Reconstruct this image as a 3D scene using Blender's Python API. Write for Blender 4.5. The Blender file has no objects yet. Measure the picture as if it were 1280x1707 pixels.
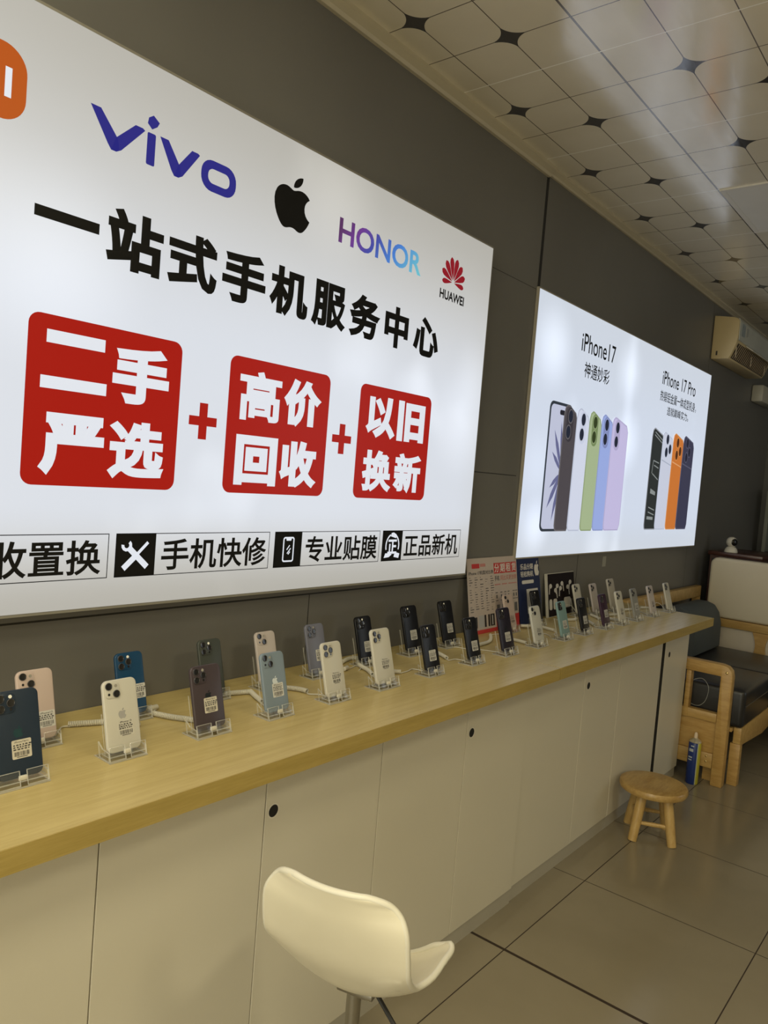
import bpy, bmesh, math, random
from mathutils import Matrix, Vector, Euler

random.seed(7)
SC = bpy.context.scene
COL = SC.collection
R = math.radians

# ------------------------------------------------------------------ camera, exposure, world, lights
CAM_POS = Vector((1.5, 0.0, 1.365))
CAM_ROT = Matrix(((0.771843, -0.094841, 0.6287), (0.630614, -0.011996, -0.776004), (0.081139, 0.99542, 0.050549)))
cam_data = bpy.data.cameras.new('camera')
cam_data.sensor_fit = 'VERTICAL'
cam_data.sensor_height = 36.0
cam_data.lens = 1266.93 * 36.0 / 1707.0
cam_data.clip_start = 0.02
cam = bpy.data.objects.new('camera', cam_data)
cam.matrix_world = Matrix.Translation(CAM_POS) @ CAM_ROT.normalized().to_4x4()
COL.objects.link(cam)
SC.camera = cam

SC.cycles.transparent_max_bounces = 32
SC.view_settings.view_transform = 'Standard'
SC.view_settings.look = 'None'
SC.view_settings.gamma = 1.0
SC.view_settings.exposure = 0.0
SC.view_settings.use_curve_mapping = False

world = bpy.data.worlds.new('world')
SC.world = world
world.use_nodes = True
world.node_tree.nodes['Background'].inputs[0].default_value = (0.9, 0.95, 1.0, 1)
world.node_tree.nodes['Background'].inputs[1].default_value = 0.6


def area(name, loc, target, size, power, color, spread=180):
    d = bpy.data.lights.new(name, 'AREA')
    d.shape = 'RECTANGLE'
    d.size, d.size_y = size
    d.energy = power
    d.color = color
    d.spread = R(spread)
    o = bpy.data.objects.new(name, d)
    o.location = loc
    v = Vector(target) - Vector(loc)
    o.rotation_euler = v.to_track_quat('-Z', 'Y').to_euler()
    COL.objects.link(o)
    return o


WARM = (1.0, 0.90, 0.60)
LAMPS = [((1.55, -0.55), 23.0, 'lit square ceiling panel behind the viewer'),
         ((2.60, 1.20), 15.0, 'lit square ceiling panel to the right of the viewer'),
         ((0.78, 0.20), 9.0, 'lit square ceiling panel above the near end of the counter')]
for (lx, ly), pw, lab in LAMPS:
    area('panel_light', (lx, ly, 2.570), (lx, ly, 0), (0.50, 0.50), pw, WARM)
area('shopfront_daylight', (1.6, -2.12, 1.45), (1.6, 4, 1.0), (2.8, 2.0), 46.0, (1.0, 0.93, 0.70))
area('side_daylight', (3.52, 5.0, 1.5), (0, 4.6, 1.2), (1.4, 1.7), 5.0, (0.95, 0.98, 1.0))

# ------------------------------------------------------------------ node helpers
class X:
    """a float socket with operators that add math nodes"""
    def __init__(s, nt, sock):
        s.nt, s.sock = nt, sock

    def op(s, kind, *args):
        n = s.nt.nodes.new('ShaderNodeMath')
        n.operation = kind
        for i, a in enumerate((s,) + args):
            if isinstance(a, X):
                s.nt.links.new(a.sock, n.inputs[i])
            else:
                n.inputs[i].default_value = a
        return X(s.nt, n.outputs[0])

    def __add__(s, o): return s.op('ADD', o)
    def __sub__(s, o): return s.op('SUBTRACT', o)
    def __mul__(s, o): return s.op('MULTIPLY', o)
    def __truediv__(s, o): return s.op('DIVIDE', o)
    def lt(s, o): return s.op('LESS_THAN', o)
    def gt(s, o): return s.op('GREATER_THAN', o)
    def abs(s): return s.op('ABSOLUTE')
    def floor(s): return s.op('FLOOR')
    def min(s, o): return s.op('MINIMUM', o)
    def max(s, o): return s.op('MAXIMUM', o)
    def fmod(s, o): return s.op('FLOORED_MODULO', o)

    def smooth(s, a, b):
        n = s.nt.nodes.new('ShaderNodeMapRange')
        n.interpolation_type = 'SMOOTHSTEP'
        s.nt.links.new(s.sock, n.inputs[0])
        n.inputs[1].default_value, n.inputs[2].default_value = a, b
        return X(s.nt, n.outputs[0])


def new_mat(name):
    m = bpy.data.materials.new(name)
    m.use_nodes = True
    nt = m.node_tree
    return m, nt, nt.nodes['Principled BSDF']


def coords(nt, scale=(1, 1, 1)):
    tc = nt.nodes.new('ShaderNodeTexCoord')
    mp = nt.nodes.new('ShaderNodeMapping')
    mp.inputs['Scale'].default_value = scale
    nt.links.new(tc.outputs['Object'], mp.inputs[0])
    return mp.outputs[0]


def xyz(nt):
    g = nt.nodes.new('ShaderNodeNewGeometry')
    s = nt.nodes.new('ShaderNodeSeparateXYZ')
    nt.links.new(g.outputs['Position'], s.inputs[0])
    return [X(nt, o) for o in s.outputs]


def noise(nt, scale=5.0, detail=3.0, vec=None, rough=0.5):
    n = nt.nodes.new('ShaderNodeTexNoise')
    n.inputs['Scale'].default_value = scale
    n.inputs['Detail'].default_value = detail
    n.inputs['Roughness'].default_value = rough
    if vec is not None:
        nt.links.new(vec, n.inputs['Vector'])
    return X(nt, n.outputs[0])


def mixc(nt, fac, a, b):
    n = nt.nodes.new('ShaderNodeMix')
    n.data_type = 'RGBA'
    if isinstance(fac, X):
        nt.links.new(fac.sock, n.inputs[0])
    else:
        n.inputs[0].default_value = fac
    for i, c in ((6, a), (7, b)):
        if isinstance(c, tuple):
            n.inputs[i].default_value = (*c, 1)
        else:
            nt.links.new(c, n.inputs[i])
    return n.outputs[2]


def bump(nt, bsdf, h, strength=0.3, dist=0.002):
    b = nt.nodes.new('ShaderNodeBump')
    b.inputs['Strength'].default_value = strength
    b.inputs['Distance'].default_value = dist
    nt.links.new(h.sock, b.inputs['Height'])
    nt.links.new(b.outputs[0], bsdf.inputs['Normal'])


MATS = {}


def plain(name, color, rough=0.5, metal=0.0, var=0.06, scale=8.0, spec=0.5, coat=0.0):
    """solid colour with a little procedural unevenness"""
    if name in MATS:
        return MATS[name]
    m, nt, b = new_mat(name)
    n = noise(nt, scale, 3, coords(nt))
    dark = tuple(c * (1 - var) for c in color)
    light = tuple(min(1, c * (1 + var)) for c in color)
    nt.links.new(mixc(nt, n, dark, light), b.inputs['Base Color'])
    b.inputs['Roughness'].default_value = rough
    b.inputs['Metallic'].default_value = metal
    b.inputs['Specular IOR Level'].default_value = spec
    b.inputs['Coat Weight'].default_value = coat
    MATS[name] = m
    return m


def wood(name, c1, c2, stretch, rough=0.4, scale=6.0, knots=0.0, bumpy=0.05):
    m, nt, b = new_mat(name)
    v = coords(nt, stretch)
    n1 = noise(nt, scale, 4, v, 0.6)
    n2 = noise(nt, scale * 5, 3, v, 0.6)
    f = (n1 * 0.65 + n2 * 0.35).smooth(0.3, 0.7)
    col = mixc(nt, f, c1, c2)
    if knots:
        k = noise(nt, 9.0, 1, coords(nt, (1, 1, 1)))
        col = mixc(nt, k.smooth(0.68, 0.76) * knots, col, tuple(c * 0.3 for c in c1))
    nt.links.new(col, b.inputs['Base Color'])
    b.inputs['Roughness'].default_value = rough
    bump(nt, b, f, bumpy, 0.001)
    MATS[name] = m
    return m


def glow(name, color, strength, rough=0.3, base=0.25):
    """a print on a backlit film: the light comes through it"""
    m, nt, b = new_mat(name)
    b.inputs['Base Color'].default_value = (*[c * base for c in color], 1)
    b.inputs['Roughness'].default_value = rough
    b.inputs['Specular IOR Level'].default_value = 0.2
    b.inputs['Emission Color'].default_value = (*color, 1)
    b.inputs['Emission Strength'].default_value = strength
    MATS[name] = m
    return m


# ------------------------------------------------------------------ mesh helpers
class MB:
    def __init__(s):
        s.v, s.f = [], []

    def add(s, verts, faces):
        o = len(s.v)
        s.v += [tuple(p) for p in verts]
        s.f += [tuple(i + o for i in f) for f in faces]
        return s

    def box(s, a, b):
        x0, y0, z0 = a
        x1, y1, z1 = b
        s.add([(x0, y0, z0), (x1, y0, z0), (x1, y1, z0), (x0, y1, z0), (x0, y0, z1), (x1, y0, z1), (x1, y1, z1), (x0, y1, z1)],
              [(0, 3, 2, 1), (4, 5, 6, 7), (0, 1, 5, 4), (1, 2, 6, 5), (2, 3, 7, 6), (3, 0, 4, 7)])
        return s

    def prism(s, poly, fn, t0, t1):
        """closed 2D outline (ccw) pushed from t0 to t1; fn(a, b, t) -> point"""
        n = len(poly)
        vs = [fn(a, b, t0) for a, b in poly] + [fn(a, b, t1) for a, b in poly]
        fs = [tuple(range(n))[::-1], tuple(range(n, 2 * n))]
        fs += [(i, (i + 1) % n, n + (i + 1) % n, n + i) for i in range(n)]
        return s.add(vs, fs)

    def flat(s, poly, fn):
        return s.add([fn(a, b) for a, b in poly], [tuple(range(len(poly)))])

    def tube(s, pts, rad, seg=10, cap=True):
        pts = [Vector(p) for p in pts]
        rs = rad if isinstance(rad, (list, tuple)) else [rad] * len(pts)
        n = len(pts)
        vs, up = [], None
        for i, p in enumerate(pts):
            t = (pts[min(i + 1, n - 1)] - pts[max(i - 1, 0)]).normalized()
            if up is None:
                up = Vector((0, 0, 1)) if abs(t.z) < 0.9 else Vector((1, 0, 0))
            a = (up - t * up.dot(t)).normalized()
            up = a
            b = t.cross(a)
            for k in range(seg):
                w = 2 * math.pi * k / seg
                vs.append(p + (a * math.cos(w) + b * math.sin(w)) * rs[i])
        fs = []
        for i in range(n - 1):
            for k in range(seg):
                k2 = (k + 1) % seg
                fs.append((i * seg + k, i * seg + k2, (i + 1) * seg + k2, (i + 1) * seg + k))
        if cap:
            fs.append(tuple(range(seg))[::-1])
            fs.append(tuple(range((n - 1) * seg, n * seg)))
        return s.add(vs, fs)

    def lathe(s, prof, c, axis='z', seg=32, sx=1.0, sy=1.0):
        """profile of (radius, height) turned about an axis through c"""
        vs, fs = [], []
        for r, h in prof:
            for k in range(seg):
                w = 2 * math.pi * k / seg
                a, b = r * math.cos(w) * sx, r * math.sin(w) * sy
                p = {'z': (a, b, h), 'y': (a, h, b), 'x': (h, a, b)}[axis]
                vs.append((c[0] + p[0], c[1] + p[1], c[2] + p[2]))
        for i in range(len(prof) - 1):
            for k in range(seg):
                k2 = (k + 1) % seg
                fs.append((i * seg + k, i * seg + k2, (i + 1) * seg + k2, (i + 1) * seg + k))
        fs.append(tuple(range(seg))[::-1])
        fs.append(tuple(range((len(prof) - 1) * seg, len(prof) * seg)))
        return s.add(vs, fs)


BASIS = {}


def thing(name, label, cat, loc=(0, 0, 0), rot=(0, 0, 0), group=None, kind=None):
    o = bpy.data.objects.new(name, None)
    o.empty_display_size = 0.05
    o.location = loc
    o.rotation_euler = rot
    COL.objects.link(o)
    tag(o, label, cat, group, kind)
    BASIS[o.name] = Matrix.Translation(loc) @ Euler(rot).to_matrix().to_4x4()
    return o


def tag(o, label=None, cat=None, group=None, kind=None):
    if label: o['label'] = label
    if cat: o['category'] = cat
    if group: o['group'] = group
    if kind: o['kind'] = kind
    return o


def finish(me, bevel=0.0, seg=2, smooth=False, angle=35):
    bm = bmesh.new()
    bm.from_mesh(me)
    bmesh.ops.recalc_face_normals(bm, faces=bm.faces)
    if bevel:
        es = [e for e in bm.edges if len(e.link_faces) == 2 and e.calc_face_angle(0) > R(angle)]
        bmesh.ops.bevel(bm, geom=es, offset=bevel, segments=seg, profile=0.5, affect='EDGES', clamp_overlap=True)
        bmesh.ops.recalc_face_normals(bm, faces=bm.faces)
    bm.to_mesh(me)
    bm.free()
    if smooth or bevel:
        for p in me.polygons:
            p.use_smooth = True
        me.set_sharp_from_angle(angle=R(angle))


def obj(name, mb, m, parent=None, local=False, bevel=0.0, seg=2, smooth=False, angle=35, keep=False):
    """link one mesh; coordinates are world ones unless local"""
    me = bpy.data.meshes.new(name)
    me.from_pydata(mb.v, [], mb.f)
    if keep:
        me.update()
    else:
        finish(me, bevel, seg, smooth, angle)
    if m is not None:
        me.materials.append(m)
    o = bpy.data.objects.new(name, me)
    COL.objects.link(o)
    B = BASIS[parent.name] if parent else Matrix()
    BASIS[o.name] = B
    if parent:
        o.parent = parent
        if not local:
            me.transform(B.inverted())
            me.update()
    return o


def mesh_obj(name, me, parent, loc=(0, 0, 0), rot=(0, 0, 0)):
    o = bpy.data.objects.new(name, me)
    o.location = loc
    o.rotation_euler = rot
    o.parent = parent
    COL.objects.link(o)
    BASIS[o.name] = BASIS[parent.name]
    return o


def rrect(x0, y0, x1, y1, r, n=6):
    pts = []
    for cx, cy, a0 in ((x1 - r, y0 + r, -90), (x1 - r, y1 - r, 0), (x0 + r, y1 - r, 90), (x0 + r, y0 + r, 180)):
        for k in range(n + 1):
            a = R(a0 + 90 * k / n)
            pts.append((cx + r * math.cos(a), cy + r * math.sin(a)))
    return pts


def stroke(a, b, w):
    dx, dy = b[0] - a[0], b[1] - a[1]
    l = math.hypot(dx, dy)
    nx, ny = -dy / l * w / 2, dx / l * w / 2
    return [(a[0] + nx, a[1] + ny), (a[0] - nx, a[1] - ny), (b[0] - nx, b[1] - ny), (b[0] + nx, b[1] + ny)]


def ring_strip(outer, inner, fn):
    n = len(outer)
    vs = [fn(*p) for p in outer] + [fn(*p) for p in inner]
    return vs, [(i, (i + 1) % n, n + (i + 1) % n, n + i) for i in range(n)]


GLYPH = {}


def glyphs(body, offset=0.0, res=4):
    """outline of a line of writing as flat mesh data, scaled to a unit box"""
    key = (body, offset, res)
    if key in GLYPH:
        return GLYPH[key]
    c = bpy.data.curves.new('writing', 'FONT')
    c.body = body
    c.resolution_u = res
    if offset > 0:
        c.bevel_depth = offset
        c.bevel_resolution = 0
    o = bpy.data.objects.new('writing', c)
    COL.objects.link(o)
    dg = bpy.context.evaluated_depsgraph_get()
    me = bpy.data.meshes.new_from_object(o.evaluated_get(dg))
    vs = [v.co.copy() for v in me.vertices]
    fs = [tuple(p.vertices) for p in me.polygons]
    if offset > 0:                                       # keep the front half of the thickened outline
        fs = [f for f in fs if sum(vs[i].z for i in f) > 1e-5]
        used = sorted({i for f in fs for i in f})
        ren = {k: n for n, k in enumerate(used)}
        vs = [vs[i] for i in used]
        fs = [tuple(ren[i] for i in f) for f in fs]
    zt = max(1e-6, offset)
    bpy.data.objects.remove(o)
    bpy.data.curves.remove(c)
    bpy.data.meshes.remove(me)
    x0, x1 = min(v.x for v in vs), max(v.x for v in vs)
    y0, y1 = min(v.y for v in vs), max(v.y for v in vs)
    GLYPH[key] = ([((v.x - x0) / (x1 - x0), (v.y - y0) / max(1e-6, y1 - y0), max(0.0, v.z / zt)) for v in vs], fs)
    return GLYPH[key]


def write(mb, body, a0, b0, a1, b1, fn, offset=0.0, res=4, slant=0.0):
    vs, fs = glyphs(body, offset, res)
    o = Vector(fn(a0, b0))
    nrm = (Vector(fn(a0 + 1, b0)) - o).cross(Vector(fn(a0, b0 + 1)) - o).normalized() * min(0.0004, (b1 - b0) * 0.012)
    return mb.add([Vector(fn(a0 + u * (a1 - a0) + slant * w, b0 + w * (b1 - b0))) + nrm * q for u, w, q in vs], fs)


# outline of the bitten fruit logo, from a cubic path
def path(d):
    import re
    tok = re.findall(r'[a-zA-Z]|-?\d*\.?\d+', d)
    polys, cur, i, p = [], [], 0, (0.0, 0.0)
    cmd = None
    while i < len(tok):
        if tok[i].isalpha():
            cmd = tok[i]
            i += 1
            if cmd in 'zZ':
                polys.append(cur)
                cur = []
                continue
        if cmd == 'M':
            if cur:
                polys.append(cur)
            p = (float(tok[i]), float(tok[i + 1]))
            i += 2
            cur = [p]
        elif cmd == 'c':
            q = [float(t) for t in tok[i:i + 6]]
            i += 6
            a, b, c = [(p[0] + q[k], p[1] + q[k + 1]) for k in (0, 2, 4)]
            for k in range(1, 7):
                t = k / 6
                s = 1 - t
                cur.append(tuple(s ** 3 * p[j] + 3 * s * s * t * a[j] + 3 * s * t * t * b[j] + t ** 3 * c[j] for j in (0, 1)))
            p = c
    if cur:
        polys.append(cur)
    return polys


FRUIT = path('M12.152 6.896c-.948 0-2.415-1.078-3.96-1.04-2.04.027-3.91 1.183-4.961 3.014-2.117 3.675-.546 9.103 1.519 12.09 1.013 1.454 2.208 3.09 3.792 3.039 1.52-.065 2.09-.987 3.935-.987 1.831 0 2.35.987 3.96.948 1.637-.026 2.676-1.48 3.676-2.948 1.156-1.688 1.636-3.325 1.662-3.415-.039-.013-3.182-1.221-3.22-4.857-.026-3.04 2.48-4.494 2.597-4.559-1.429-2.09-3.623-2.324-4.39-2.376-2-.156-3.675 1.09-4.61 1.09zM15.53 3.83c.843-1.012 1.4-2.427 1.245-3.83-1.207.052-2.662.805-3.532 1.818-.78.896-1.454 2.338-1.273 3.714 1.338.104 2.715-.688 3.559-1.701')


def fruit(mb, a0, b0, a1, b1, fn):
    for poly in FRUIT:
        mb.flat([(a0 + (x - 2.15) / 19.63 * (a1 - a0), b0 + (24 - y) / 24 * (b1 - b0)) for x, y in poly], fn)
    return mb


def fix_flat(o):
    """ngons of logos: triangulate cleanly"""
    bm = bmesh.new()
    bm.from_mesh(o.data)
    bmesh.ops.triangulate(bm, faces=bm.faces, quad_method='BEAUTY', ngon_method='BEAUTY')
    bm.to_mesh(o.data)
    bm.free()
    return o


# ------------------------------------------------------------------ setting
CEIL = 2.605
TOP = 0.804


def m_floor():
    m, nt, b = new_mat('polished_tile')
    x, y, z = xyz(nt)
    u, v = (x - 0.490) / 0.555, (y - 1.973) / 0.555
    du, dv = ((u - (u + 0.5).floor()).abs()) * 0.555, ((v - (v + 0.5).floor()).abs()) * 0.555
    thin = du.min(dv).lt(0.0017)
    wide = (y - 1.973).abs().lt(0.0055)
    line = thin.max(wide)
    n = noise(nt, 2.2, 4, coords(nt))
    n2 = noise(nt, 60, 2, coords(nt))
    base = mixc(nt, n.smooth(0.3, 0.7), (0.25, 0.215, 0.15), (0.29, 0.252, 0.18))
    base = mixc(nt, n2 * 0.15, base, (0.27, 0.225, 0.16))
    nt.links.new(mixc(nt, line, base, (0.035, 0.022, 0.015)), b.inputs['Base Color'])
    nt.links.new((line * 0.5 + n * 0.12 + 0.12).sock, b.inputs['Roughness'])
    bump(nt, b, line * -1.0, 0.4, 0.001)
    return m


def m_ceiling():
    m, nt, b = new_mat('printed_ceiling_panel')
    x, y, z = xyz(nt)
    cx, cy = 0.185, 0.1917
    u, v = (x - 0.125) / cx, (y - 1.66) / cy
    i, j = (u + 0.5).floor(), (v + 0.5).floor()
    a, c = (u - i).abs(), (v - j).abs()
    mi, mj = i.fmod(3.0), j.fmod(3.0)
    same = (mi - mj).abs().lt(0.5) * mi.lt(1.5)
    r = 0.335
    d2 = (a - r) * (a - r) + (c - r) * (c - r)
    star = a.lt(r) * c.lt(r) * d2.gt(r * r) * same
    lx, ly = a * cx, c * cy
    line = lx.min(ly).lt(0.0016)
    seam = lx.lt(0.0032) * mi.gt(1.5)
    white = ly.lt(0.0021) * mj.gt(1.5)  # bright lines: glint of the raised panel edges painted into the colour
    n = noise(nt, 3.0, 4, coords(nt))
    streak = noise(nt, 14.0, 4, coords(nt, (6.0, 0.6, 1)), 0.6)
    base = mixc(nt, n.smooth(0.3, 0.7), (0.66, 0.60, 0.465), (0.73, 0.67, 0.53))
    base = mixc(nt, line, base, (0.12, 0.10, 0.075))
    base = mixc(nt, seam, base, (0.11, 0.09, 0.07))
    base = mixc(nt, star, base, (0.045, 0.042, 0.040))
    base = mixc(nt, white, base, (0.92, 0.90, 0.82))
    nt.links.new(base, b.inputs['Base Color'])
    nt.links.new((streak * 0.22 + 0.04 - star * 0.04).sock, b.inputs['Roughness'])
    b.inputs['Specular IOR Level'].default_value = 1.0
    b.inputs['IOR'].default_value = 1.65
    h = seam.max(line) * -1.0 + noise(nt, 6, 2, coords(nt, (2.5, 0.8, 1))) * 0.5
    bump(nt, b, h, 0.25, 0.002)
    return m


def m_wall():
    m, nt, b = new_mat('grey_composite_panel')
    x, y, z = xyz(nt)

    def ln(p, at, w): return (p - at).abs().lt(w)
    s = ln(y, 1.546, 0.0016) * z.lt(1.007)
    s = s.max(ln(z, 1.007, 0.0022) * y.lt(2.64))
    s = s.max(ln(z, 1.398, 0.0016) * y.gt(2.2) * y.lt(2.66))
    s = s.max(ln(z, 2.135, 0.0012) * y.gt(2.2) * y.lt(2.70))
    s = s.max(ln(y, 3.30, 0.003) * z.lt(1.08))
    s = s.max(ln(y, 4.87, 0.002) * z.lt(1.08))
    s = s.max(ln(y, 4.93, 0.002) * z.gt(1.9))
    n = noise(nt, 1.3, 3, coords(nt))
    base = mixc(nt, n.smooth(0.3, 0.7), (0.134, 0.130, 0.122), (0.156, 0.152, 0.143))
    nt.links.new(mixc(nt, s, base, (0.012, 0.011, 0.010)), b.inputs['Base Color'])
    nt.links.new((n * 0.1 + 0.32).sock, b.inputs['Roughness'])
    b.inputs['Specular IOR Level'].default_value = 0.4
    return m


YB, YF, XR = -2.3, 6.62, 3.6
GREY = m_wall()
tag(obj('floor', MB().box((-0.1, YB - 0.1, -0.1), (XR + 0.1, YF + 0.1, 0)), m_floor()), kind='structure')
tag(obj('ceiling', MB().box((-0.1, YB - 0.1, CEIL), (XR + 0.1, YF + 0.1, CEIL + 0.1)), m_ceiling()), kind='structure')
w = obj('wall_left', MB().box((-0.1, YB - 0.1, 0), (0, YF + 0.1, CEIL)), GREY)
tag(w, kind='structure')
obj('joint_gap', MB().box((0.0, 2.694, 1.02), (0.0012, 2.712, CEIL)), plain('gap_black', (0.01, 0.009, 0.008), 0.7), w)
far_grey = plain('far_grey', (0.10, 0.098, 0.085), 0.4)
cream = plain('cream_paint', (0.62, 0.56, 0.42), 0.6)
tag(obj('wall_far', MB().box((0, YF, 0), (XR, YF + 0.1, CEIL)), far_grey), kind='structure')
# right wall with a high window, back wall with the shopfront glass
mb = MB()
mb.box((XR, YB, 0), (XR + 0.1, 4.2, CEIL)).box((XR, 5.8, 0), (XR + 0.1, YF, CEIL)).box((XR, 4.2, 0), (XR + 0.1, 5.8, 0.6)).box((XR, 4.2, 2.4), (XR + 0.1, 5.8, CEIL))
tag(obj('wall_right', mb, cream), kind='structure')
mb = MB().box((0, YB - 0.1, 0), (0.15, YB, CEIL)).box((XR - 0.5, YB - 0.1, 0), (XR, YB, CEIL)).box((0.15, YB - 0.1, 2.5), (XR - 0.5, YB, CEIL))
tag(obj('wall_back', mb, cream), kind='structure')
alu = plain('brushed_aluminium', (0.55, 0.55, 0.54), 0.35, 0.9)


def m_glass(name, tint=(0.95, 0.97, 0.96), rough=0.03, edge=0.35, haze=0.0):
    """clear sheet: see-through, glossier towards grazing angles, a trace of milky scatter"""
    m = bpy.data.materials.new(name)
    m.use_nodes = True
    nt = m.node_tree
    nt.nodes.clear()
    out = nt.nodes.new('ShaderNodeOutputMaterial')
    tr = nt.nodes.new('ShaderNodeBsdfTransparent')
    tr.inputs[0].default_value = (*tint, 1)
    gl = nt.nodes.new('ShaderNodeBsdfGlossy')
    gl.inputs['Roughness'].default_value = rough
    gl.inputs[0].default_value = (0.95, 0.95, 0.95, 1)
    df = nt.nodes.new('ShaderNodeBsdfDiffuse')
    df.inputs[0].default_value = (0.75, 0.74, 0.68, 1)
    lw = nt.nodes.new('ShaderNodeLayerWeight')
    lw.inputs[0].default_value = 0.35
    n = noise(nt, 40, 2, coords(nt))
    f = X(nt, lw.outputs['Facing'])
    f = (f * f * edge + 0.025) * (n * 0.4 + 0.8)
    m0 = nt.nodes.new('ShaderNodeMixShader')
    m0.inputs[0].default_value = haze
    nt.links.new(tr.outputs[0], m0.inputs[1])
    nt.links.new(df.outputs[0], m0.inputs[2])
    mx = nt.nodes.new('ShaderNodeMixShader')
    nt.links.new(f.sock, mx.inputs[0])
    nt.links.new(m0.outputs[0], mx.inputs[1])
    nt.links.new(gl.outputs[0], mx.inputs[2])
    nt.links.new(mx.outputs[0], out.inputs[0])
    MATS[name] = m
    return m


pane = m_glass('window_glass')
for nm, (p0, p1), ax in (('window_1', ((0.15, YB - 0.06, 0.0), (XR - 0.5, YB - 0.02, 2.5)), 0), ('window_2', ((XR + 0.02, 4.2, 0.6), (XR + 0.06, 5.8, 2.4)), 1)):
    mb = MB()
    L0, L1 = p0[ax], p1[ax]

    def bar(l0, l1, z0, z1):
        a, b = list(p0), list(p1)
        a[ax], b[ax], a[2], b[2] = l0, l1, z0, z1
        mb.box(a, b)
    bar(L0, L0 + 0.05, p0[2], p1[2]); bar(L1 - 0.05, L1, p0[2], p1[2])
    bar(L0 + 0.05, L1 - 0.05, p0[2], p0[2] + 0.05); bar(L0 + 0.05, L1 - 0.05, p1[2] - 0.05, p1[2])
    mid = (L0 + L1) / 2
    bar(mid - 0.025, mid + 0.025, p0[2] + 0.05, p1[2] - 0.05)
    wf = tag(obj(nm, mb, alu), kind='structure')
    a, b = list(p0), list(p1)
    a[ax] += 0.05; b[ax] -= 0.05; a[2] += 0.05; b[2] -= 0.05
    o = 1 - ax
    a[o] += 0.015; b[o] = a[o] + 0.006
    obj('pane', MB().box(a, b), pane, wf)

# cove trim where wall meets ceiling: a thick run, then a thinner one
trim_m = plain('cove_cream', (0.46, 0.41, 0.30), 0.45)
def cove(y0, y1, w, name):
    prof = [(0, 0), (w * 0.35, 0), (w * 0.5, w * 0.28), (w * 0.82, w * 0.5), (w, w * 0.62), (w, w), (0, w)]
    mb = MB().prism(prof, lambda a, b, t: (a, t, CEIL - w + b), y0, y1)
    tag(obj(name, mb, trim_m), kind='structure')
cove(YB, 2.70, 0.034, 'trim_1')
cove(2.70, YF, 0.026, 'trim_2')

# ------------------------------------------------------------------ ceiling light panels
led = plain('led_diffuser', (0.62, 0.60, 0.54), 0.45)
lit = glow('lit_diffuser', (1.0, 0.9, 0.68), 1.3)
def ceiling_light(x0, y0, x1, y1, label, on):
    t = thing('ceiling_light', label, 'ceiling light', ((x0 + x1) / 2, (y0 + y1) / 2, CEIL))
    f = 0.02
    mb = MB().box((x0, y0, CEIL - 0.005), (x0 + f, y1, CEIL)).box((x1 - f, y0, CEIL - 0.005), (x1, y1, CEIL))
    mb.box((x0 + f, y0, CEIL - 0.005), (x1 - f, y0 + f, CEIL)).box((x0 + f, y1 - f, CEIL - 0.005), (x1 - f, y1, CEIL))
    obj('frame', mb, plain('light_frame', (0.62, 0.59, 0.52), 0.4), t)
    obj('diffuser', MB().box((x0 + f, y0 + f, CEIL - 0.004), (x1 - f, y1 - f, CEIL - 0.001)), lit if on else led, t)
ceiling_light(0.50, 3.195, 1.05, 3.765, 'unlit square white light panel set in the tiled ceiling', False)
for (lx, ly), pw, lab in LAMPS:
    ceiling_light(lx - 0.29, ly - 0.29, lx + 0.29, ly + 0.29, lab, True)

# ------------------------------------------------------------------ the big brand lightbox
def m_panel(name, z0, z1, y1, tint, mid, edge, blobs, seam=None, margin=(1.0, 0.97, 0.88)):
    """backlit white film: a little dimmer at its margins, brighter in front of its tubes"""
    m, nt, b = new_mat(name)
    x, y, z = xyz(nt)
    v = (z - z0) / (z1 - z0)
    e = (v - 0.0).smooth(0.0, 0.20) * (v * -1.0 + 1.0).smooth(-0.05, 0.50)
    e = e * ((y * -1.0 + y1).smooth(-0.05, 0.12) * 0.15 + 0.85)
    n = noise(nt, 2.6, 2, coords(nt))
    f = e * (1 - edge) + edge
    f = f * mid + n.smooth(0.58, 0.85) * 0.16
    for by, bz, rr, am in blobs:
        d = ((y - by) * (y - by) + (z - bz) * (z - bz)).op('SQRT')
        f = f + (d * -1.0 + rr).smooth(0.0, rr) * am
    if seam:
        f = f + ((y - seam).abs() * -1.0 + 0.09).smooth(0.0, 0.09) * 0.10
    b.inputs['Base Color'].default_value = (0.07, 0.07, 0.07, 1)
    b.inputs['Roughness'].default_value = 0.25
    nt.links.new(mixc(nt, e, margin, tint), b.inputs['Emission Color'])
    nt.links.new(f.sock, b.inputs['Emission Strength'])
    return m


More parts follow.
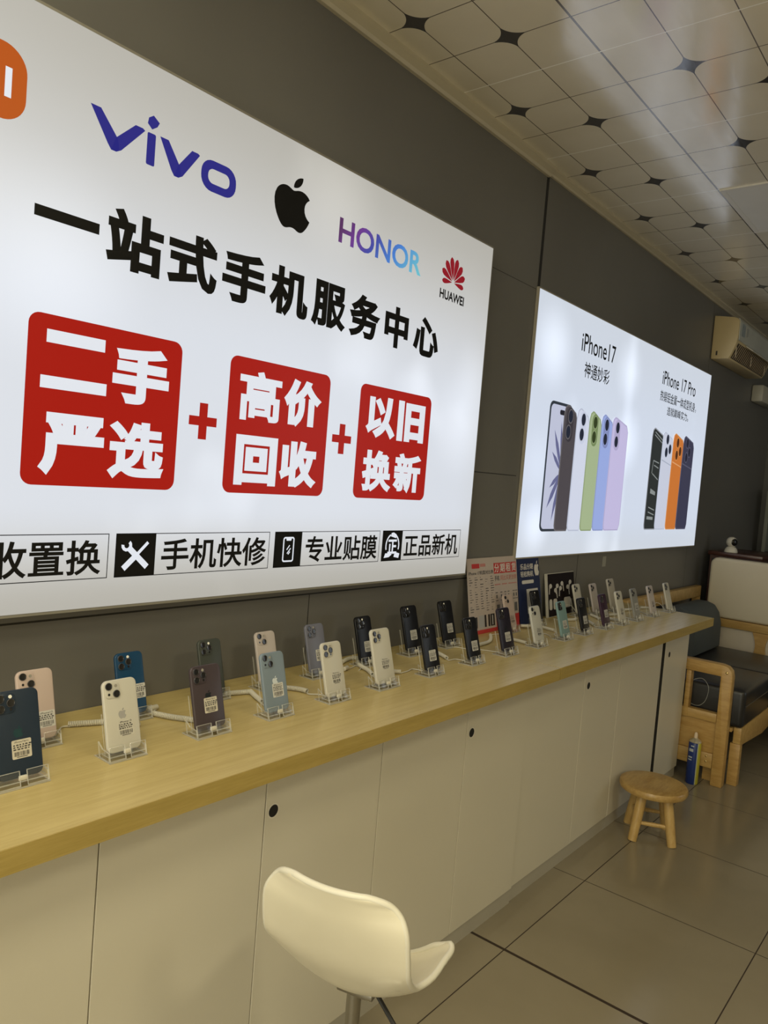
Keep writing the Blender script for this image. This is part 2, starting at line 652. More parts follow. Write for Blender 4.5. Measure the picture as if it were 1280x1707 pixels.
BX = 0.06                                                # face of the big lightbox
BY0, BY1, BZ0, BZ1 = -0.95, 2.262, 1.033, 2.172
big = thing('lightbox_sign', 'large white backlit sign with brand logos and three red seals, on the grey wall', 'lightbox', (0, 0.65, BZ0))
mb = MB()
mb.box((0.001, BY0, BZ0), (BX - 0.001, BY0 + 0.006, BZ1)).box((0.001, BY1 - 0.006, BZ0), (BX - 0.001, BY1, BZ1))
mb.box((0.001, BY0 + 0.006, BZ0), (BX - 0.001, BY1 - 0.006, BZ0 + 0.006)).box((0.001, BY0 + 0.006, BZ1 - 0.006), (BX - 0.001, BY1 - 0.006, BZ1))
obj('frame', mb, plain('box_edge', (0.22, 0.21, 0.18), 0.5), big)
obj('panel', MB().box((BX - 0.006, BY0 + 0.006, BZ0 + 0.006), (BX, BY1 - 0.006, BZ1 - 0.006)),
    m_panel('big_film', BZ0, BZ1, BY1, (0.86, 0.91, 1.0), 0.76, 0.54,
            [(1.47, 2.08, 0.22, 0.10), (0.72, 1.72, 0.25, 0.14), (1.62, 1.70, 0.18, 0.10), (2.15, 1.55, 0.22, 0.14), (2.2, 1.72, 0.15, 0.08), (1.9, 1.62, 0.12, 0.08)]), big)


def on(x): return lambda a, b: (x, a, b)


I1, I2 = BX + 0.0006, BX + 0.0012
ink = plain('sign_black', (0.008, 0.008, 0.008), 0.5, spec=0.15)
inkthin = ink
red = glow('seal_red', (0.42, 0.012, 0.006), 0.80, base=0.12)
whitegl = glow('seal_white', (0.88, 0.92, 1.0), 0.80, base=0.08)
blue = glow('logo_blue', (0.032, 0.030, 0.26), 0.75, base=0.12)
orange = glow('logo_orange', (0.58, 0.115, 0.015), 0.70, base=0.12)
wine = glow('logo_wine', (0.30, 0.01, 0.02), 0.75)


def sign_part(name, mb, m, parent=big, label=None, tri=False):
    o = obj(name, mb, m, parent, keep=True)
    if tri:
        fix_flat(o)
    if label:
        o['label'] = label
    return o


# orange squircle, cut by the picture's edge
o = sign_part('brand_logo', MB().flat(rrect(0.517, 1.938, 0.652, 2.071, 0.045, 10), on(I1)), orange, label='orange rounded square logo')
mb = MB()
for a0, b0, a1, b1 in ((0.545, 1.978, 0.556, 2.03), (0.556, 2.019, 0.60, 2.03), (0.589, 1.978, 0.60, 2.019), (0.568, 1.978, 0.578, 2.008), (0.613, 1.978, 0.625, 2.03)):
    mb.flat([(a0, b0), (a1, b0), (a1, b1), (a0, b1)], on(I2))
obj('lettering', mb, whitegl, o, keep=True)
# blue wordmark
mb = MB()
def vee(y0, y1, zt0, zt1, zb, w):
    ym = y0 + (y1 - y0) * 0.47
    mb.flat([(y0, zt0), (y0 + w * 1.05, zt0), (ym + w * 0.28, zb + w * 1.25), (ym + w * 0.5, zb + w * 0.35), (ym + w * 0.2, zb), (ym - w * 0.35, zb), (ym - w * 0.75, zb + w * 0.5)], on(I1))
    mb.flat([(ym - w * 0.35, zb), (ym + w * 0.2, zb), (ym + w * 0.7, zb + w * 0.3), (y1 + w * 0.15, zt1 - w * 0.15), (y1 - w * 0.1, zt1), (y1 - w * 0.9, zt1), (ym + w * 0.1, zb + w * 1.3)], on(I1))
vee(0.775, 0.893, 2.034, 2.031, 1.963, 0.021)
mb.flat(rrect(0.902, 1.964, 0.922, 2.029, 0.003, 2), on(I1))
mb.flat([(0.912, 2.037), (0.924, 2.046), (0.929, 2.056), (0.914, 2.066), (0.903, 2.058), (0.901, 2.046)], on(I1))
vee(0.932, 1.031, 2.031, 2.031, 1.963, 0.020)
vs, fs = ring_strip(rrect(1.040, 1.963, 1.138, 2.031, 0.030, 6), rrect(1.059, 1.981, 1.119, 2.013, 0.014, 6), on(I1))
mb.add(vs, fs)
sign_part('brand_logo', mb, blue, label='deep blue lower-case wordmark logo', tri=True)
# black fruit
sign_part('brand_logo', fruit(MB(), 1.256, 1.952, 1.379, 2.087, on(I1)), ink, label='black bitten fruit logo', tri=True)


def m_grad():
    m, nt, b = new_mat('logo_gradient')
    x, y, z = xyz(nt)
    f = (y - 1.49) / 0.37 + (z - 2.0) * -2.2
    rp = nt.nodes.new('ShaderNodeValToRGB')
    cr = rp.color_ramp
    cr.elements[0].position = 0.0; cr.elements[0].color = (0.10, 0.02, 0.12, 1)
    cr.elements[1].position = 1.0; cr.elements[1].color = (0.16, 0.60, 0.72, 1)
    for p, c in ((0.18, (0.16, 0.03, 0.30)), (0.38, (0.05, 0.07, 0.42)), (0.65, (0.06, 0.24, 0.72))):
        e = cr.elements.new(p)
        e.color = (*c, 1)
    nt.links.new(f.sock, rp.inputs[0])
    nt.links.new(rp.outputs[0], b.inputs['Emission Color'])
    b.inputs['Base Color'].default_value = (0.03, 0.03, 0.05, 1)
    b.inputs['Emission Strength'].default_value = 0.8
    return m


sign_part('brand_logo', write(MB(), 'HONOR', 1.490, 1.971, 1.860, 2.038, on(I1), 0.022), m_grad(), label='wordmark shading from purple to cyan')
# red fan flower with wordmark
mb = MB()
cy, cz = 2.034, 1.995
for k in range(8):
    a = R(90 + (k - 3.5) * 27)
    L = (0.072, 0.076, 0.078, 0.079, 0.079, 0.078, 0.076, 0.072)[k]
    wd = 0.0118 if 1 < k < 6 else 0.0108
    if k in (0, 7):
        L, wd = 0.066, 0.0085
    ca, sa = math.cos(a), math.sin(a)
    pts = []
    for t, ww in ((0.10, 0.02), (0.30, 0.38), (0.55, 0.78), (0.78, 1.0), (0.92, 0.75), (1.0, 0.12)):
        pts.append((t * L, ww * wd))
    poly = [(t, v) for t, v in pts] + [(t, -v) for t, v in pts[::-1]]
    mb.flat([(cy + t * ca * 0.92 - v * sa, cz + t * sa + v * ca) for t, v in poly], on(I1))
o = sign_part('brand_logo', mb, wine, label='wine red fan-shaped flower logo over black capitals', tri=True)
obj('lettering', write(MB(), 'HUAWEI', 1.966, 1.934, 2.104, 1.964, on(I1), 0.03), ink, o, keep=True)
# headline
mb = MB()
HEAD = '一站式手机服务中心'
cell = (0.678, 0.825, 0.970, 1.117, 1.263, 1.410, 1.556, 1.704, 1.850)
for ch, c0 in zip(HEAD, cell):
    if ch == '一':
        write(mb, ch, c0, 1.791, c0 + 0.131, 1.812, on(I1), 0.0)
    else:
        ww = 0.118 if ch == '中' else 0.132
        write(mb, ch, c0 + (0.006 if ch == '中' else 0), 1.738, c0 + ww, 1.858, on(I1), 0.040)
sign_part('headline', mb, ink, label='bold black headline characters')


def seal(y0, chars):
    o = sign_part('red_seal', MB().flat(rrect(y0, 1.289, y0 + 0.344, 1.616, 0.022, 6), on(I1)), red)
    mb = MB()
    for k, ch in enumerate(chars):
        a0 = y0 + (0.032 if k % 2 == 0 else 0.178)
        b0 = 1.467 if k < 2 else 1.309
        if ch == '二':
            mb.flat([(a0 + 0.004, 1.563), (a0 + 0.126, 1.563), (a0 + 0.126, 1.588), (a0 + 0.004, 1.588)], on(I2))
            mb.flat([(a0 - 0.004, 1.476), (a0 + 0.134, 1.476), (a0 + 0.134, 1.500), (a0 - 0.004, 1.500)], on(I2))
        else:
            write(mb, ch, a0, b0, a0 + 0.136, b0 + 0.122, on(I2), 0.034 if ch == '高' else 0.044 if ch in '选换新' else 0.052)
    obj('seal_lettering', mb, whitegl, o, keep=True)


seal(0.679, '二手严选')
seal(1.159, '高价回收')
seal(1.628, '以旧换新')
for c in (1.091, 1.564):
    mb = MB()
    mb.flat([(c - 0.039, 1.440), (c + 0.039, 1.440), (c + 0.039, 1.461), (c - 0.039, 1.461)], on(I1))
    mb.flat([(c - 0.0115, 1.409), (c + 0.0115, 1.409), (c + 0.0115, 1.440), (c - 0.0115, 1.440)], on(I1))
    mb.flat([(c - 0.0115, 1.461), (c + 0.0115, 1.461), (c + 0.0115, 1.492), (c - 0.0115, 1.492)], on(I1))
    sign_part('plus_sign', mb, red)


def service(y0, y1, text, t0, t1, icon):
    mb = MB()
    q = 0.0018
    for a0, b0, a1, b1 in ((y0, 1.099, y1, 1.099 + q), (y0, 1.193 - q, y1, 1.193), (y0, 1.099, y0 + q, 1.193), (y1 - q, 1.099, y1, 1.193)):
        mb.flat([(a0, b0), (a1, b0), (a1, b1), (a0, b1)], on(I1))
    o = sign_part('service_box', mb, ink)
    obj('service_lettering', write(MB(), text, t0, 1.108, t1, 1.180, on(I1), 0.018), ink, o, keep=True)
    i0 = y0
    fn = lambda a, b: (I1, i0 + a, 1.099 + b)
    f2 = lambda a, b: (I2, i0 + a, 1.099 + b)
    obj('icon_tile', MB().flat([(0, 0), (0.098, 0), (0.098, 0.094), (0, 0.094)], fn), ink, o, keep=True)
    mb = MB()
    if icon == 'tools':
        mb.flat(stroke((0.030, 0.064), (0.078, 0.020), 0.013), f2)
        mb.flat(stroke((0.078, 0.074), (0.050, 0.046), 0.007), f2)
        mb.flat(stroke((0.048, 0.044), (0.020, 0.018), 0.013), f2)
        mb.add(*ring_strip([(0.026 + 0.013 * math.cos(R(a)), 0.068 + 0.013 * math.sin(R(a))) for a in range(170, 440, 30)],
                           [(0.026 + 0.006 * math.cos(R(a)), 0.068 + 0.006 * math.sin(R(a))) for a in range(170, 440, 30)], f2))
        mb.f.pop()
    elif icon == 'screen':
        mb.add(*ring_strip(rrect(0.030, 0.014, 0.070, 0.080, 0.007), rrect(0.034, 0.018, 0.066, 0.076, 0.004), f2))
        mb.flat([(0.042, 0.070), (0.058, 0.070), (0.060, 0.076), (0.040, 0.076)], f2)
        mb.flat(stroke((0.044, 0.046), (0.054, 0.058), 0.003), f2)
        mb.flat(stroke((0.046, 0.036), (0.058, 0.050), 0.003), f2)
        mb.flat(stroke((0.050, 0.034), (0.056, 0.041), 0.003), f2)
    elif icon == 'genuine':
        write(mb, '正', 0.028, 0.022, 0.072, 0.066, f2, 0.03)
        for s in (-1, 1):
            arc = [(0.050 + s * 0.034 * math.cos(R(a)), 0.047 + 0.038 * math.sin(R(a))) for a in range(-20, 80, 10)]
            inn = [(0.050 + s * 0.029 * math.cos(R(a)), 0.047 + 0.033 * math.sin(R(a))) for a in range(-20, 80, 10)]
            vs, fs = ring_strip(arc, inn, f2)
            mb.add(vs, fs[:-1])
        mb.flat([(0.040, 0.076), (0.066, 0.070), (0.066, 0.082), (0.052, 0.088), (0.042, 0.086)], f2)
        mb.flat([(0.012, 0.010), (0.036, 0.012), (0.050, 0.020), (0.034, 0.024), (0.018, 0.024)], f2)
        mb.flat([(0.060, 0.012), (0.084, 0.008), (0.088, 0.022), (0.070, 0.026), (0.062, 0.020)], f2)
    else:
        for k in range(3):
            a = R(90 + 120 * k)
            p = [(0.049 + 0.03 * math.cos(a + R(t)), 0.047 + 0.03 * math.sin(a + R(t))) for t in (-35, 35)]
            mb.flat(stroke(p[0], p[1], 0.010), f2)
    obj('service_icon', mb, whitegl, o, keep=True)


service(0.440, 0.873, '回收置换', 0.552, 0.857, 'swap')
service(0.889, 1.3235, '手机快修', 1.003, 1.314, 'tools')
service(1.341, 1.767, '专业贴膜', 1.455, 1.757, 'screen')
service(1.780, 2.205, '正品新机', 1.890, 2.191, 'genuine')

# ------------------------------------------------------------------ the second lightbox: new phones
NX = 0.014
NY0, NY1, NZ0, NZ1 = 2.687, 4.967, 1.066, 2.145
nb = thing('lightbox_sign', 'smaller white backlit sign with two rows of printed phones, on the grey wall', 'lightbox', (0, 3.827, NZ0))
mb = MB()
mb.box((0.0015, NY0, NZ0), (NX - 0.001, NY0 + 0.006, NZ1)).box((0.0015, NY1 - 0.006, NZ0), (NX - 0.001, NY1, NZ1))
mb.box((0.0015, NY0 + 0.006, NZ0), (NX - 0.001, NY1 - 0.006, NZ0 + 0.006)).box((0.0015, NY0 + 0.006, NZ1 - 0.006), (NX - 0.001, NY1 - 0.006, NZ1))
obj('frame', mb, plain('box_edge_tan', (0.34, 0.31, 0.25), 0.5), nb)
obj('panel', MB().box((NX - 0.006, NY0 + 0.006, NZ0 + 0.006), (NX, NY1 - 0.006, NZ1 - 0.006)),
    m_panel('new_film', NZ0, NZ1, NY1, (0.77, 0.85, 1.0), 0.80, 0.90,
            [(2.850, 1.940, 0.22, 0.28), (3.664, 1.960, 0.20, 0.22), (3.715, 1.625, 0.22, 0.25), (2.830, 1.197, 0.16, 0.28), (3.461, 1.095, 0.20, 0.15), (2.799, 1.452, 0.20, 0.10)], 3.684, (0.82, 0.89, 1.0)), nb)
J1, J2, J3, J4 = (NX + 0.0006 * k for k in range(1, 5))
inkg = plain('sign_charcoal', (0.02, 0.024, 0.032), 0.5, spec=0.15)
sign_part('heading', write(MB(), 'iPhone17', 3.104, 1.968, 3.473, 2.048, on(J1), 0.006), inkg, nb)
sign_part('heading', write(MB(), 'iPhone 17 Pro', 4.122, 1.968, 4.684, 2.042, on(J1), 0.006), inkg, nb)
sign_part('caption', write(MB(), '神通妙彩', 3.153, 1.861, 3.426, 1.930, on(J1), 0.008), inkg, nb)
mb = MB()
write(mb, '热锻铝金属一体成型机身，', 4.110, 1.877, 4.723, 1.936, on(J1), 0.006)
write(mb, '造就巅峰实力。', 4.237, 1.812, 4.600, 1.861, on(J1), 0.006)
sign_part('caption', mb, inkg, nb)


def print_col(name, c, strength=0.8):
    return MATS.get(name) or glow(name, c, strength)


lensd = glow('print_lens', (0.02, 0.025, 0.045), 0.8)
rim_l = glow('print_rim', (0.62, 0.66, 0.78), 0.8)


def printed_phone(y0, y1, z1, layer, color, rim, bump_c, lenses, plateau=False, dark_lens=None):
    """flat picture of a phone seen half from the side; its neighbour overlaps its right flank"""
    zb = 1.176
    fn, fb = on(NX + 0.0006 + layer * 0.0007), on(NX + 0.0006 + layer * 0.0007 + 0.0003)
    r = 0.022
    top = [(y0 + 0.002, z1 - 0.035), (y0 + 0.010, z1 - 0.012), (y0 + 0.030, z1), (y0 + 0.045, z1)]
    out = [(y0 + 0.014, zb)] + [(y1 - 0.015, zb), (y1, zb + 0.03), (y1, z1 - 0.06), (y1 - 0.02, z1 - 0.028)] + top[::-1] + [(y0, z1 - 0.05), (y0 - 0.004, zb + 0.025), (y0 + 0.002, zb + 0.008)]
    o = sign_part('printed_phone', MB().flat(out, fn), rim, nb, tri=True)
    inn = [(y0 + 0.020, zb + 0.006), (y1 - 0.018, zb + 0.006), (y1 - 0.005, zb + 0.03), (y1 - 0.005, z1 - 0.065), (y1 - 0.025, z1 - 0.034), (y0 + 0.044, z1 - 0.007), (y0 + 0.032, z1 - 0.007), (y0 + 0.016, z1 - 0.018), (y0 + 0.008, z1 - 0.05), (y0 + 0.006, zb + 0.03), (y0 + 0.012, zb + 0.010)]
    fix_flat(obj('printed_back', MB().flat(inn, fb), color, o, keep=True))
    f3 = on(NX + 0.0006 + layer * 0.0007 + 0.00045)
    f3b = on(NX + 0.0006 + layer * 0.0007 + 0.00053)
    f4 = on(NX + 0.0006 + layer * 0.0007 + 0.0006)
    if bump_c is not None and not plateau:
        c0 = (lenses[0][0] + lenses[1][0]) / 2
        obj('printed_bump', MB().flat(rrect(c0 - 0.032, lenses[1][1] - 0.042, c0 + 0.034, lenses[0][1] + 0.038, 0.032, 8), f3), bump_c, o, keep=True)
    if plateau:
        mb = MB().flat([(y0 + 0.012, 1.561), (y1 - 0.006, 1.538), (y1 - 0.006, 1.544), (y0 + 0.012, 1.568)], f3)
        obj('printed_line', mb, bump_c, o, keep=True)
    if not lenses:
        return o
    mb = MB()
    for ly, lz in lenses:
        mb.flat([(ly + 0.0255 * math.cos(R(t)), lz + 0.032 * math.sin(R(t))) for t in range(0, 360, 15)], f3b)
    obj('lens_ring', mb, rim, o, keep=True)
    mb = MB()
    for ly, lz in lenses:
        mb.flat([(ly + 0.021 * math.cos(R(t)), lz + 0.027 * math.sin(R(t))) for t in range(0, 360, 15)], f4)
    obj('printed_lens', mb, dark_lens or lensd, o, keep=True)
    return o


# screen-side phone with a flower wallpaper
o = sign_part('printed_phone', MB().flat(rrect(2.863, 1.176, 3.074, 1.724, 0.03), on(J1)), glow('p_black', (0.035, 0.045, 0.06), 0.8), nb)
o2 = obj('printed_screen', MB().flat(rrect(2.876, 1.187, 3.074, 1.712, 0.024), on(J1 + 0.0003)), glow('p_screen', (0.62, 0.66, 0.85), 0.75), o, keep=True)
mb = MB()
hub = (3.018, 1.431)
for a, L, wd in ((118, 0.20, 0.024), (100, 0.22, 0.02), (140, 0.13, 0.02), (235, 0.19, 0.026), (255, 0.22, 0.022), (215, 0.12, 0.02)):
    ca, sa = math.cos(R(a)), math.sin(R(a))
    pts = [(0, 0), (0.35, 0.9), (0.65, 1), (1, 0.1), (0.65, -1), (0.35, -0.9)]
    mb.flat([(hub[0] + t * L * ca - v * wd * sa * 0.5, hub[1] + t * L * sa + v * wd * ca * 0.5) for t, v in pts], on(J1 + 0.0005))
fix_flat(obj('printed_petals', mb, glow('p_petal', (0.16, 0.17, 0.34), 0.75), o, keep=True))
obj('printed_notch', MB().flat(rrect(2.957, 1.673, 3.003, 1.694, 0.009), on(J1 + 0.0005)), glow('p_notch', (0.02, 0.02, 0.03), 0.8), o, keep=True)
P = lambda n, c: print_col(n, c)
printed_phone(2.996, 3.131, 1.724, 1, P('p_grey', (0.085, 0.075, 0.085)), P('p_greyrim', (0.15, 0.14, 0.15)), P('p_greyb', (0.05, 0.045, 0.055)), ((3.061, 1.677), (3.049, 1.608)))
printed_phone(3.121, 3.257, 1.723, 2, P('p_white', (0.72, 0.77, 0.93)), P('p_whiterim', (0.55, 0.60, 0.74)), P('p_whiteb', (0.66, 0.71, 0.88)), ((3.189, 1.676), (3.182, 1.609)))
printed_phone(3.251, 3.389, 1.724, 3, P('p_green', (0.42, 0.52, 0.31)), P('p_greenrim', (0.30, 0.38, 0.20)), P('p_greenb', (0.20, 0.28, 0.12)), ((3.315, 1.676), (3.312, 1.609)), dark_lens=P('p_glens', (0.04, 0.06, 0.02)))
printed_phone(3.383, 3.524, 1.724, 4, P('p_blue', (0.36, 0.46, 0.86)), P('p_bluerim', (0.30, 0.36, 0.66)), P('p_blueb', (0.24, 0.29, 0.56)), ((3.444, 1.677), (3.438, 1.610)))
printed_phone(3.507, 3.705, 1.725, 5, P('p_lav', (0.62, 0.57, 0.86)), P('p_lavrim', (0.50, 0.46, 0.70)), P('p_lavb', (0.48, 0.44, 0.68)), ((3.573, 1.677), (3.568, 1.609)))
o = printed_phone(4.049, 4.234, 1.728, 1, P('p_pblack', (0.03, 0.035, 0.035)), P('p_silver', (0.35, 0.37, 0.42)), None, ((4.102, 1.401),) * 0)
mb = MB()
fq = on(NX + 0.0006 + 0.0007 + 0.0005)
for a, b in (((4.092, 1.706), (4.214, 1.670)), ((4.087, 1.691), (4.209, 1.655)), ((4.102, 1.553), (4.188, 1.543)), ((4.102, 1.553), (4.092, 1.482)), ((4.102, 1.482), (4.193, 1.452)), ((4.117, 1.528), (4.188, 1.515)), ((4.092, 1.299), (4.183, 1.284)), ((4.092, 1.273), (4.183, 1.258))):
    mb.flat(stroke(a, b, 0.006), fq)
mb.flat([(4.097, 1.375), (4.173, 1.365), (4.173, 1.385), (4.097, 1.401)], fq)
mb.flat([(4.081, 1.233), (4.173, 1.230), (4.173, 1.246), (4.081, 1.250)], fq)
obj('printed_pattern', mb, glow('p_glint', (0.30, 0.33, 0.33), 0.75), o, keep=True)
printed_phone(4.210, 4.387, 1.720, 2, P('p_pwhite', (0.66, 0.70, 0.84)), P('p_pwhiterim', (0.55, 0.60, 0.74)), P('p_pl', (0.45, 0.50, 0.62)), ((4.289, 1.682), (4.338, 1.631), (4.283, 1.610)), True)
printed_phone(4.381, 4.566, 1.727, 3, P('p_orange', (0.66, 0.20, 0.04)), P('p_orangerim', (0.72, 0.30, 0.09)), P('p_ol', (0.82, 0.40, 0.18)), ((4.460, 1.677), (4.509, 1.631), (4.456, 1.606)), True, P('p_olens', (0.10, 0.03, 0.01)))
printed_phone(4.554, 4.751, 1.728, 4, P('p_navy', (0.050, 0.050, 0.090)), P('p_navyrim', (0.12, 0.12, 0.18)), P('p_nl', (0.11, 0.11, 0.17)), ((4.627, 1.688), (4.672, 1.637), (4.627, 1.604)), True, P('p_nlens', (0.02, 0.02, 0.04)))
# ------------------------------------------------------------------ counter: two worktops on white cupboards
beech = wood('beech_laminate', (0.47, 0.365, 0.145), (0.55, 0.435, 0.185), (22, 1.1, 22), 0.27, 3.0, bumpy=0.02)
beech_edge = wood('beech_edge', (0.34, 0.245, 0.062), (0.43, 0.315, 0.095), (22, 1.6, 30), 0.42, 3.0, bumpy=0.05)
white = plain('cupboard_white', (0.66, 0.62, 0.51), 0.38, var=0.025, scale=3)
plinth_m = plain('plinth_grey', (0.42, 0.39, 0.32), 0.6)
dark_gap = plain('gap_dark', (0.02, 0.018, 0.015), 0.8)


def worktop(y0, y1, xf, label):
    t = thing('worktop', label, 'worktop', (0.24, (y0 + y1) / 2, 0.766), group=None)
    obj('top_board', MB().box((0.002, y0, 0.767), (xf - 0.003, y1, TOP)), beech, t)
    obj('edge_band', MB().box((xf - 0.003, y0, 0.766), (xf, y1, TOP)), beech_edge, t)


worktop(-0.90, 2.197, 0.480, 'near long beech worktop under the big brand sign')
worktop(2.2020, 3.825, 0.480, 'far beech worktop under the smaller phone sign, ending by the sofa')


def cupboard(y0, y1, doors, label, xf):
    t = thing('cupboard', label, 'cupboard', (0.19, (y0 + y1) / 2, 0), group='white cupboards under the worktops')
    obj('body', MB().box((0.004, y0 + 0.001, 0.05), (xf - 0.020, y1 - 0.001, 0.765)), dark_gap, t)  # carcass coloured dark to put shade into the door gaps
    obj('plinth', MB().box((0.004, y0 + 0.001, 0.0), (xf - 0.004, y1 - 0.001, 0.049)), plinth_m, t)
    for a, b, hole, dx in doors:
        d = obj('door', MB().box((xf - 0.018 + dx, a + 0.0013, 0.030 if False else 0.051), (xf + dx, b - 0.0013, 0.7645)), white, t, bevel=0.0008, seg=1)
        if dx:                                           # dark strip painting in the shade of the gap
            obj('gap_shade_strip', MB().box((xf - 0.016 + dx, a - 0.0004, 0.053), (xf - 0.001 + dx, a + 0.0011, 0.763)), dark_gap, d)
        if hole:
            mb = MB().lathe([(0.0135, 0.0), (0.0135, 0.0006)], (xf + dx, hole, 0.642), 'x', 24)
            obj('finger_hole', mb, plain('hole_black', (0.008, 0.007, 0.006), 0.8), d, keep=False)
            mb = MB()
            rim = [(math.cos(R(k * 15)), math.sin(R(k * 15))) for k in range(24)]
            mb.add(*ring_strip([(hole + 0.0165 * c, 0.642 + 0.0165 * s) for c, s in rim], [(hole + 0.0132 * c, 0.642 + 0.0132 * s) for c, s in rim], on(xf + dx + 0.0008)))
            obj('hole_rim', mb, plain('rim_white', (0.72, 0.69, 0.6), 0.4), d, keep=True)


cupboard(-0.80, -0.06, [(-0.80, -0.43, 0, 0), (-0.43, -0.06, 0, 0)], 'white cupboard left of the picture edge', 0.378)
cupboard(-0.06, 0.698, [(-0.06, 0.318, 0, 0), (0.318, 0.698, 0, 0)], 'white cupboard nearest the viewer, cut by the left picture edge', 0.378)
cupboard(0.698, 1.456, [(0.698, 1.075, 0, 0), (1.075, 1.456, 1.098, 0)], 'white cupboard behind the white swivel chair, round black hole in its right door', 0.378)
cupboard(1.456, 2.202, [(1.456, 1.840, 0, 0), (1.840, 2.202, 1.866, 0)], 'white cupboard just right of the white swivel chair, left of the step in the plinth', 0.378)
cupboard(2.2035, 2.980, [(2.2035, 2.640, 0, 0), (2.640, 2.980 - 0.0, 2.676, 0)], 'white cupboard left of the wooden stool', 0.373)
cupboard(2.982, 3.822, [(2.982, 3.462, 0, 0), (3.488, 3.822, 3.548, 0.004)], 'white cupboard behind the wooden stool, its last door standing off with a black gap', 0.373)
# ------------------------------------------------------------------ phones
acrylic = m_glass('clear_acrylic', (0.995, 0.995, 0.99), 0.04, 0.30, 0.02)
acrylic_edge = m_glass('acrylic_edge', (0.97, 0.975, 0.97), 0.08, 0.8, 0.40)
lens_m = plain('lens_black', (0.008, 0.008, 0.010), 0.12, coat=0.5)
lens_ring = plain('lens_ring', (0.10, 0.10, 0.11), 0.3, 0.6)
paper = plain('sticker_paper', (0.56, 0.55, 0.52), 0.55)
print_m = plain('sticker_print', (0.05, 0.045, 0.045), 0.6)
flash_m = plain('flash_white', (0.85, 0.83, 0.76), 0.3)
TILT = 16.0


def slab(w, h, t, r, name, m, bev=0.0022):
    """rounded slab standing on z=0, thickness along y, back face towards -y"""
    mb = MB().prism(rrect(-w / 2, 0, w / 2, h, r, 7), lambda a, b, s: (a, s, b), -t / 2, t / 2)
    me = bpy.data.meshes.new(name)
    me.from_pydata(mb.v, [], mb.f)
    finish(me, bev, 3, True, 40)
    me.materials.append(m)
    return me


def local_mesh(name, mb, m, bevel=0.0, smooth=False, tri=False):
    me = bpy.data.meshes.new(name)
    me.from_pydata(mb.v, [], mb.f)
    if tri:
        bm = bmesh.new(); bm.from_mesh(me)
        bmesh.ops.triangulate(bm, faces=bm.faces)
        bm.to_mesh(me); bm.free()
    else:
        finish(me, bevel, 2, smooth)
    me.materials.append(m)
    if m is acrylic:                                     # sheet faces stay clear, edges whitened to paint in their bright refraction lines
        me.materials.append(acrylic_edge)
        big = max(p.area for p in me.polygons)
        for p in me.polygons:
            if p.area < big * 0.2:
                p.material_index = 1
    return me


LENS = local_mesh('lens', MB().lathe([(0.0068, 0.0), (0.0068, -0.0016), (0.0061, -0.0019), (0.0057, -0.0014), (0.003, -0.0012), (0.0005, -0.0012)], (0, 0, 0), 'y', 24), lens_m, smooth=True)
LENS.materials.append(lens_ring)
for p in LENS.polygons:
    c = p.center
    if math.hypot(c.x, c.z) > 0.0059:
        p.material_index = 1
FLASH = local_mesh('flash', MB().lathe([(0.0030, 0.0), (0.0028, -0.0006)], (0, 0, 0), 'y', 16), flash_m)
FLASH_DIM = local_mesh('flash', MB().lathe([(0.0030, 0.0), (0.0028, -0.0006)], (0, 0, 0), 'y', 16), plain('flash_dim', (0.30, 0.28, 0.24), 0.3))
DOT = local_mesh('sensor', MB().lathe([(0.0024, 0.0), (0.0022, -0.0005)], (0, 0, 0), 'y', 14), lens_m)
LOGOS, INKS, PAPERS, BODIES = {}, {}, {}, {}


def logo_mesh(m):
    if m.name not in LOGOS:
        LOGOS[m.name] = local_mesh('logo', fruit(MB(), -0.0080, -0.0095, 0.0080, 0.0095, lambda a, b: (a, 0, b)), m, tri=True)
    return LOGOS[m.name]


def sticker_ink(model):
    """model line, two rows of small type and a bar code"""
    if model in INKS:
        return INKS[model]
    mb = MB()
    f = lambda a, b: (a, 0, b)
    write(mb, model, -0.0105, 0.0087, 0.0105, 0.0120, f, 0.006, 2)
    rnd = random.Random(len(model) * 31 + ord(model[-1]))
    for row in (0.0052, 0.0020, -0.0012):
        x = -0.0125
        while x < 0.011:
            l = rnd.uniform(0.0018, 0.0042)
            mb.flat([(x, row), (x + l, row), (x + l, row + 0.0019), (x, row + 0.0019)], f)
            x += l + rnd.uniform(0.0008, 0.0022)
    x = -0.0115
    while x < 0.011:
        l = rnd.choice((0.0004, 0.0007, 0.0011))
        mb.flat([(x, -0.0100), (x + l, -0.0100), (x + l, -0.0036), (x, -0.0036)], f)
        x += l + rnd.choice((0.0004, 0.0006, 0.0009))
    mb.flat([(-0.008, -0.0120), (0.008, -0.0120), (0.008, -0.0110), (-0.008, -0.0110)], f)
    mb.v = [(q[0] * 1.12, q[1], q[2] * 1.10) for q in mb.v]
    INKS[model] = local_mesh('sticker_print', mb, print_m, tri=True)
    return INKS[model]


def sticker_paper(m):
    if m.name not in PAPERS:
        PAPERS[m.name] = local_mesh('price_sticker', MB().prism(rrect(-0.0162, -0.0152, 0.0162, 0.0152, 0.0022, 4), lambda a, b, s: (a, s, b), 0.0, 0.0003), m)
    return PAPERS[m.name]


